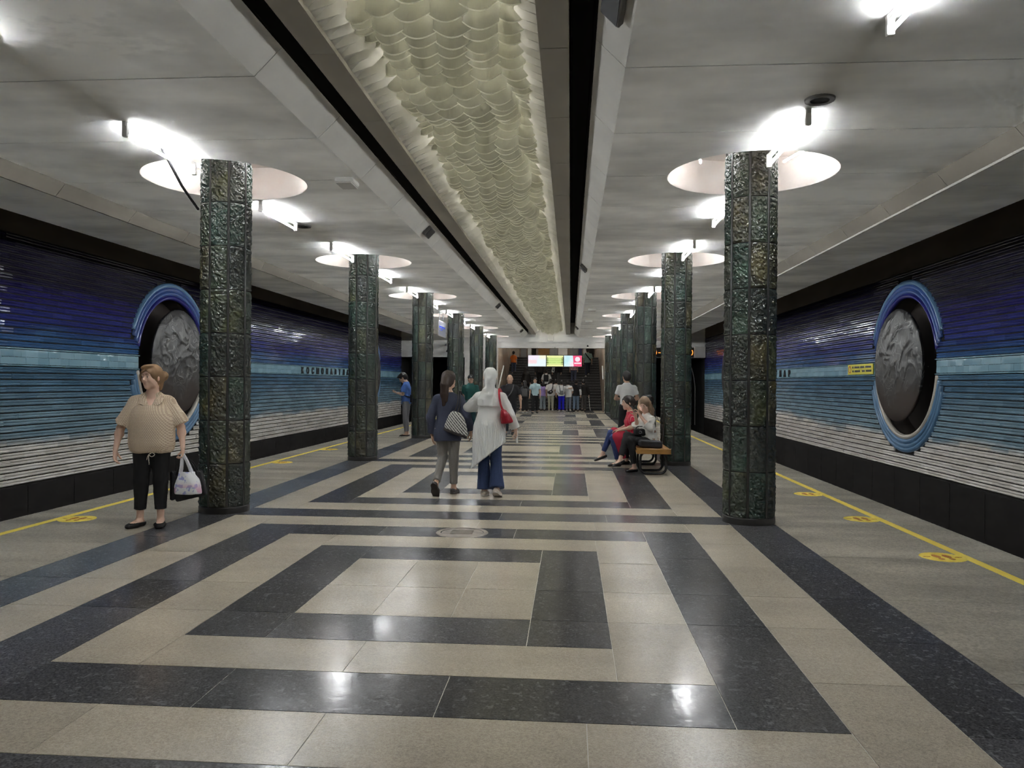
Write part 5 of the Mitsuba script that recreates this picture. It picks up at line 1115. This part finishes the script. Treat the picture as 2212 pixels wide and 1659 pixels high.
sq = (np.array([[-0.034, -0.073, 0.0045], [0.034, -0.073, 0.0045], [0.034, 0.073, 0.0045], [-0.034, 0.073, 0.0045]]), np.array([[0, 1, 2], [0, 2, 3]]))
part(K, 'screen', {**mikit.ply(sq, 'mat_rubber'), 'emitter': emitter(1.2, (1.0, 0.97, 0.95))}, None, at=Mp, label='lit phone screen')
K = thing('handbag', 'small black handbag with a silver ring on the lap of the seated woman in white', 'handbag'); c = (m1 @ np.array([-0.03, 0.22, 0.700, 1.0]))[:3]
F = Field(); F.box(c, (0.105, 0.055, 0.060), rotz(20), 0.03); part(K, 'body', F.mesh(0.008), cloth((0.014, 0.014, 0.015), 0.35), smooth=50)
part(K, 'handle', tube(curve([c + V(-0.07, 0, 0.05), c + V(-0.03, 0.0, 0.10), c + V(0.04, 0, 0.10), c + V(0.08, 0, 0.05)], 14), 0.007, 8), cloth((0.014, 0.014, 0.015), 0.35), smooth=True)
t = np.linspace(0, 2 * np.pi, 25)[:-1]; part(K, 'ring', tube(np.stack([c[0] + 0.0 + 0.024 * np.cos(t), c[1] - 0.062 + 0 * t, c[2] + 0.004 + 0.020 * np.sin(t)], -1), 0.0045, 6, closed=True), 'mat_steel', smooth=True)
# woman in red
def redcloth(p, n, uv):
    a = (p.y + p.x * 0.15) * 22; return mix((0.42, 0.025, 0.05), (0.62, 0.30, 0.32), smoothstep(0.40, 0.46, dr.abs(a - dr.floor(a) - 0.5)) * smoothstep(0.45, 0.6, p.z))
P = Person('seated woman in a red tunic and blue trousers on the far part of the bench', 2.17, 14.08, 0, 97, 1.64, sit=0.535, lean=12, head=(10, -6, 0), skinc=(0.60, 0.41, 0.32), h=0.011, hf=0.0065,
           legs={-1: ((-0.07, 0.42, 0.55), (-0.05, 0.33, 0.095), (-0.1, 1, 0)), 1: ((0.06, 0.44, 0.62), (0.05, 0.60, 0.235), (0.0, 0.94, -0.36))},
           arms={-1: ((-0.215, 0.06, 0.76), (-0.10, 0.30, 0.69), (0.4, 0.9, -0.1), (0, 0, -1)), 1: ((0.215, 0.08, 0.76), (0.11, 0.30, 0.69), (-0.4, 0.9, -0.1), (0, 0, -1))})
P.hair((0.020, 0.014, 0.012), 'bun', lambda F, hp: F.ball(hp(0, -0.125, -0.01), 0.042, 0.02)).body()
P.top(cloth(None, 0.8, redcloth), 0.016, 0.90, 0.55, 0.012, name='tunic', wr=(0.006, (8, 8, 4)))
F = Field(); F.cone(P.U(0.09, 0.05, 0.90), P.kn[1] + V(0.03, -0.06, 0.035), 0.10, 0.075, 0.04, wide=((1, 0, 0), 1.2)); F.cone(P.U(-0.07, 0.05, 0.90), P.kn[-1] + V(-0.03, -0.05, 0.02), 0.105, 0.085, 0.05); F.cone(P.kn[-1] + V(-0.05, -0.05, 0.0), P.an[-1] + V(-0.05, -0.10, 0.07), 0.075, 0.05, 0.03, fb=True); F.wrinkle(0.010, (8, 8, 4), 3)
P.add('tunic_skirt', F.mesh(0.011), cloth((0.40, 0.03, 0.055), 0.8), smooth=50)
P.trousers(cloth((0.030, 0.045, 0.135)), 0.012, 0.05, -0.006, 1.0); P.shoes(cloth((0.012, 0.011, 0.012), 0.4), low=True, point=True)
# someone with dark curls on the other side of the bench
P = Person('person with dark curly hair seated behind the woman in white on the bench', 2.44, 14.60, 0, 95, 1.62, sit=0.535, head=(0, 8, 0), h=0.016, hf=0.010, legs={e: ((e * 0.09, 0.42, 0.53), (e * 0.09, 0.42, 0.09), (0, 1, 0)) for e in (-1, 1)},
           arms={e: ((e * 0.21, 0.03, 0.76), (e * 0.10, 0.26, 0.66), (0, 1, -0.2), (0, 0, -1)) for e in (-1, 1)})
def curls(F, hp):
    r_ = random.Random(5)
    for i in range(60): a, b = r_.uniform(0, 6.28), r_.uniform(-0.5, 1.0); F.ball(hp(0.092 * math.cos(a) * math.cos(b), -0.02 + 0.105 * math.sin(a) * math.cos(b), 0.03 + 0.10 * math.sin(b)), r_.uniform(0.018, 0.030), 0.006)
P.hair((0.010, 0.009, 0.009), 'curly', curls).body(face=False); P.top(cloth((0.060, 0.018, 0.016)), 0.02, 0.86, 1.9); P.trousers(cloth((0.015, 0.015, 0.018)), 0.016, 0.03); P.shoes(cloth((0.012, 0.011, 0.012), 0.4))

# ------------------------------------------------------------------ man in a white t-shirt behind the bench
P = Person('man in a white t-shirt and black trousers seen from behind, standing beyond the bench', 2.33, 18.46, 0, 4, 1.76, False, girth=0.9, head=(10, 4, 0), skinc=(0.40, 0.25, 0.18), h=0.014, hf=0.009, twist=3,
           arms={-1: ((-0.255, 0.02, 1.10), (-0.10, 0.22, 1.09), (1, 0.2, 0), (0, -1, 0)), 1: ((0.255, 0.02, 1.10), (0.10, 0.22, 1.07), (-1, 0.2, 0), (0, -1, 0))}, legs={-1: ((-0.12, 0.02, 0.49), (-0.17, 0.0, 0.088), (-0.4, 1, 0)), 1: ((0.09, 0.01, 0.49), (0.09, -0.01, 0.088), (0.2, 1, 0))})
P.hair((0.012, 0.010, 0.010), 'short').body(face=False); P.top(cloth((0.66, 0.66, 0.66)), 0.014, 0.86, 0.62, 0.004, name='t_shirt', wr=(0.006, (7, 7, 4))); P.trousers(cloth((0.013, 0.013, 0.015)), 0.016, 0.02, 0.0); P.shoes(cloth((0.02, 0.025, 0.05), 0.5), sole=cloth((0.6, 0.6, 0.6)))

# ------------------------------------------------------------------ the group at the foot of the stairs and people on the steps
def crowd(label, x, y, z, head, H, female, top, trou, hair=(0.012, 0.010, 0.010), sl=0.7, face=False, shoe=(0.03, 0.03, 0.03), hk='short', hx=None, group=None, flare=0.006, ease=0.022, legs=None, arms=None, girth=1.0, topm=None, hem=0.86, lean=0, tilt=0):
    P = Person(label, x, y, z, head, H, female, girth, h=0.020, hf=0.011, legs=legs, arms=arms, lean=lean, tilt=tilt, skinc=(0.50, 0.33, 0.24), curl=(0.5, 0.5))
    P.hair(hair, hk, hx); P.body(face=face); P.top(topm or cloth(top), ease, hem, sl, 0.014, wr=(0.008, (7, 7, 4))); P.trousers(cloth(trou), 0.018, 0.02, flare, wr=None); P.shoes(cloth(shoe, 0.5)); return P
walk = lambda a, b=0.0: {1: ((0.09, 0.02 + a * 0.4, 0.49), (0.10, a, 0.088 + max(0, -a) * 0.35), (0.05, 1, 0 if a >= 0 else a * 2)), -1: ((-0.09, 0.02 - a * 0.4, 0.49), (-0.10, -a, 0.088 + max(0, a) * 0.35), (-0.05, 1, 0 if a <= 0 else -a * 2))}
climb = lambda s=1: {s: ((s * 0.09, 0.22, 0.62), (s * 0.09, 0.24, 0.22), (0, 1, 0)), -s: ((-s * 0.09, 0.03, 0.49), (-s * 0.09, -0.02, 0.088), (0, 1, 0))}
def pack(P, col, w=0.13, hh=0.17, label=None, name='backpack', zc=1.19, th=0.07):
    K = thing(name, label, 'bag'); F = Field(); F.box(P.U(0, -0.135 - th, zc), (w, th, hh), P.R, 0.045); part(K, 'body', F.mesh(0.018), cloth(col, 0.6), smooth=50, at=P.M)
    for e in (-1, 1): part(K, 'strap', strap(curve([P.U(e * 0.09, -0.15, zc + hh * 0.8), P.U(e * 0.11, -0.06, 1.45), P.U(e * 0.12, 0.10, 1.37), P.U(e * 0.145, 0.13, 1.20), P.U(e * 0.17, -0.02, 1.08), P.U(e * 0.11, -0.15, zc - hh * 0.7)], 22), 0.04, 0.008, np.array([unit(V(e * 0.4, -0.3, 1))] * 9 + [unit(V(e * 0.5, 1, 0.1))] * 13)), cloth(col, 0.6), at=P.M)
# boy facing us
crowd('young man in a pale blue t-shirt and black trousers facing the camera before the group', -0.72, 37.8, 0, 176, 1.72, False, (0.42, 0.56, 0.60), (0.012, 0.012, 0.013), face=True, shoe=(0.03, 0.03, 0.03), legs=walk(0.10))
# girl with a long dark skirt and long hair
P = crowd('girl in a long black skirt with long dark hair left of the group', -1.25, 38.3, 0, 2, 1.56, True, (0.05, 0.05, 0.055), (0.012, 0.012, 0.013), hk='long', sl=1.9, shoe=(0.75, 0.74, 0.72), hx=lambda F, hp: F.chain([hp(0, -0.09, 0.03), hp(0.03, -0.13, -0.20), hp(0.05, -0.14, -0.48)], [0.07, 0.09, 0.04], 0.03))
F = Field(); F.loft([(.16, .22, .19, 0, 0), (.5, .19, .16, 0, 0), (.85, .17, .13, 0, 0), (1.0, .145, .115, 0, 0)], folds=lambda t, z: 0.008 * np.sin(9 * t) * np.clip(0.9 - z, 0, 1)); P.add('skirt', F.mesh(0.02), cloth((0.014, 0.014, 0.015)), smooth=50)
q = trimesh.creation.icosphere(1, 0.030); q.apply_translation(P.hp(-0.07, -0.02, 0.105)); P.add('hair_clip', q, cloth((0.8, 0.8, 0.8)), label='white hair clip')
pack(P, (0.075, 0.075, 0.075), 0.16, 0.22, 'dark grey backpack on the girl in the long black skirt', zc=1.10)
crowd('person in a lilac top and pale jeans seen from behind in the group', -0.47, 41.25, 0, 3, 1.56, True, (0.36, 0.27, 0.56), (0.24, 0.28, 0.31), sl=0.5, hk='long', hx=lambda F, hp: F.ell(hp(0, -0.08, -0.08), (0.08, 0.06, 0.10), None, 0.03), legs=walk(0.06), ease=0.03, flare=0.03)
P = crowd('person in a white t-shirt and khaki trousers with a black sling bag, seen from behind', -0.03, 41.05, 0, -2, 1.68, False, (0.72, 0.70, 0.68), (0.36, 0.35, 0.27), ease=0.035, sl=0.8, legs=walk(-0.10), hem=0.82, shoe=(0.5, 0.5, 0.48))
K = thing('sling_bag', 'black sling bag across the back of the khaki trousers wearer', 'bag'); F = Field(); F.ell(P.U(-0.02, -0.185, 1.02), (0.15, 0.045, 0.10), P.R @ roty(-18), 0.02); part(K, 'body', F.mesh(0.016), cloth((0.016, 0.013, 0.013), 0.5), smooth=50, at=P.M)
part(K, 'strap', strap(curve([P.U(-0.12, -0.18, 1.06), P.U(0.06, -0.19, 1.15), P.U(0.11, -0.15, 1.32), P.U(0.10, -0.05, 1.47)], 12), 0.04, 0.008, (0, -1, 0)), cloth((0.02, 0.016, 0.016), 0.5), at=P.M)
part(K, 'patch', cbox(-0.035, 0.035, -0.24, -0.225, 1.02, 1.06, 0.004), cloth((0.7, 0.7, 0.7)), at=P.M)
crowd('person in a white t-shirt and black trousers half hidden behind the sling bag wearer', 0.22, 41.75, 0, -4, 1.66, False, (0.70, 0.69, 0.67), (0.012, 0.012, 0.013), ease=0.03, legs=walk(0.05))
P = crowd('person in bright blue trousers and white top, arm round a friend', 0.53, 40.6, 0, 2, 1.60, False, (0.74, 0.73, 0.72), (0.012, 0.012, 0.33), ease=0.028, sl=1.3, shoe=(0.78, 0.77, 0.75), flare=0.03, arms={1: ((0.33, 0.03, 1.30), (0.49, 0.02, 1.30), (0.9, 0.1, 0.2), (0, 1, 0)), -1: ((-0.27, 0.0, 1.10), (-0.28, 0.06, 0.87))})
pack(P, (0.17, 0.18, 0.19), 0.11, 0.11, 'small grey backpack on the wearer of the bright blue trousers', zc=1.06, th=0.05)
crowd('person in a loose white shirt and grey jeans hugged by the wearer of blue trousers', 0.90, 40.85, 0, -4, 1.60, False, (0.72, 0.72, 0.71), (0.13, 0.15, 0.19), ease=0.035, sl=0.9, legs=walk(-0.08), hem=0.80, tilt=-3, shoe=(0.5, 0.48, 0.45))
P = crowd('person in a black top with one white sleeve and blue jeans', 1.29, 40.85, 0, -3, 1.66, False, (0.012, 0.012, 0.014), (0.12, 0.17, 0.23), ease=0.03, sl=0.6, legs=walk(0.06), hem=0.84, flare=0.02)
P.add('white_sleeve', Field().cone(P.sh[1] + V(0.015, 0, 0.01), P.el[1], 0.068, 0.060, 0.02).cone(P.el[1], P.wr[1] + V(0, 0, 0.03), 0.060, 0.05, 0.02, fb=True).mesh(0.018), cloth((0.76, 0.75, 0.74)), smooth=50)
P = crowd('person in dark clothes with a white stick at the right end of the group', 1.70, 41.1, 0, 10, 1.66, False, (0.016, 0.015, 0.015), (0.055, 0.052, 0.05), ease=0.03, sl=1.9, lean=10, legs=walk(0.14), arms={1: ((0.27, 0.05, 1.10), (0.30, 0.10, 0.88)), -1: ((-0.26, 0.05, 1.08), (-0.22, 0.16, 0.88))})
K = thing('white_stick', 'thin white stick held by the person in dark clothes', 'stick'); q = np.array(P.M.matrix) @ np.append(P.wr[1] + V(0, 0, -0.08), 1); put(K, tube([q[:3] + V(0, 0, 0.06), q[:3] + V(0.04, -0.02, -0.45), q[:3] + V(0.08, -0.05, -0.72)], 0.012, 8), 'mat_white')
ST = lambda y: RISE * (math.floor((y - 42.5) / RUN) + 1)
P = crowd('person in a white shirt with a black backpack on the lower steps', -0.36, 43.55, ST(43.55), -2, 1.62, False, (0.74, 0.73, 0.72), (0.02, 0.02, 0.022), sl=1.0, legs=climb()); pack(P, (0.012, 0.012, 0.014), 0.14, 0.20, 'black backpack on the white shirt on the lower steps')
def cloak(F, hp): F.chain([hp(0, -0.02, -0.03), hp(0, -0.05, -0.25), hp(0, -0.04, -0.62)], [0.09, 0.18, 0.20], 0.05)
P = crowd('tall person in a black cloak on the lower left steps', -1.50, 43.7, ST(43.7), 0, 1.70, True, (0.010, 0.010, 0.011), (0.010, 0.010, 0.011), sl=1.9, hk='long', hx=cloak, legs=climb(-1))
crowd('person in a dark brown jacket on the middle steps behind the left screen', -0.78, 44.7, ST(44.7), 0, 1.66, False, (0.035, 0.031, 0.030), (0.014, 0.014, 0.015), sl=1.9, legs=climb())
P = crowd('person in black clothes with a white shoulder bag on the middle steps', 0.20, 44.75, ST(44.75), 0, 1.68, False, (0.010, 0.010, 0.011), (0.060, 0.060, 0.062), sl=1.9, legs=climb(-1), ease=0.035)
K = thing('shoulder_bag', 'white and black bag on the back of the person in black on the steps', 'bag'); F = Field(); F.box(P.U(-0.20, -0.19, 1.02), (0.085, 0.05, 0.15), P.R @ roty(8), 0.03); part(K, 'body', F.mesh(0.018), cloth((0.55, 0.55, 0.54), 0.6), smooth=50, at=P.M); F = Field(); F.box(P.U(-0.19, -0.24, 0.98), (0.035, 0.012, 0.06), P.R, 0.01); part(K, 'pocket', F.mesh(0.012), cloth((0.02, 0.02, 0.02)), smooth=50, at=P.M)
crowd('person in an orange top and blue jeans near the top left of the stairs', -2.42, 46.4, ST(46.4), -4, 1.34, True, (0.62, 0.16, 0.035), (0.06, 0.075, 0.13), sl=0.9, hk='long', legs=climb(), ease=0.03)
stp = cloth(None, 0.8, lambda p, n, uv: mix((0.62, 0.56, 0.55), (0.28, 0.09, 0.10), dr.select(p.z * 11 - dr.floor(p.z * 11) > 0.55, 1.0, 0.0)))
crowd('person in a red and white striped shirt and jeans below the right screen', 1.18, 45.2, ST(45.2), 0, 1.66, True, None, (0.085, 0.10, 0.16), sl=0.6, hk='long', legs=climb(-1), topm=stp, flare=0.02)
P = crowd('person in a pale teal shirt and dark jeans high on the right of the stairs', 1.99, 45.95, ST(45.95), 2, 1.66, False, (0.30, 0.42, 0.39), (0.03, 0.037, 0.06), sl=0.9, legs=climb(), ease=0.032, shoe=(0.35, 0.34, 0.32))
K = thing('sling_strap', 'black strap across the back of the person in teal', 'strap'); put(K, strap(curve([P.U(-0.14, -0.06, 1.455), P.U(-0.06, -0.145, 1.30), P.U(0.08, -0.155, 1.12), P.U(0.19, -0.06, 1.0)], 14), 0.05, 0.008, (0, -1, 0.2)), cloth((0.012, 0.012, 0.013)), at=P.M)
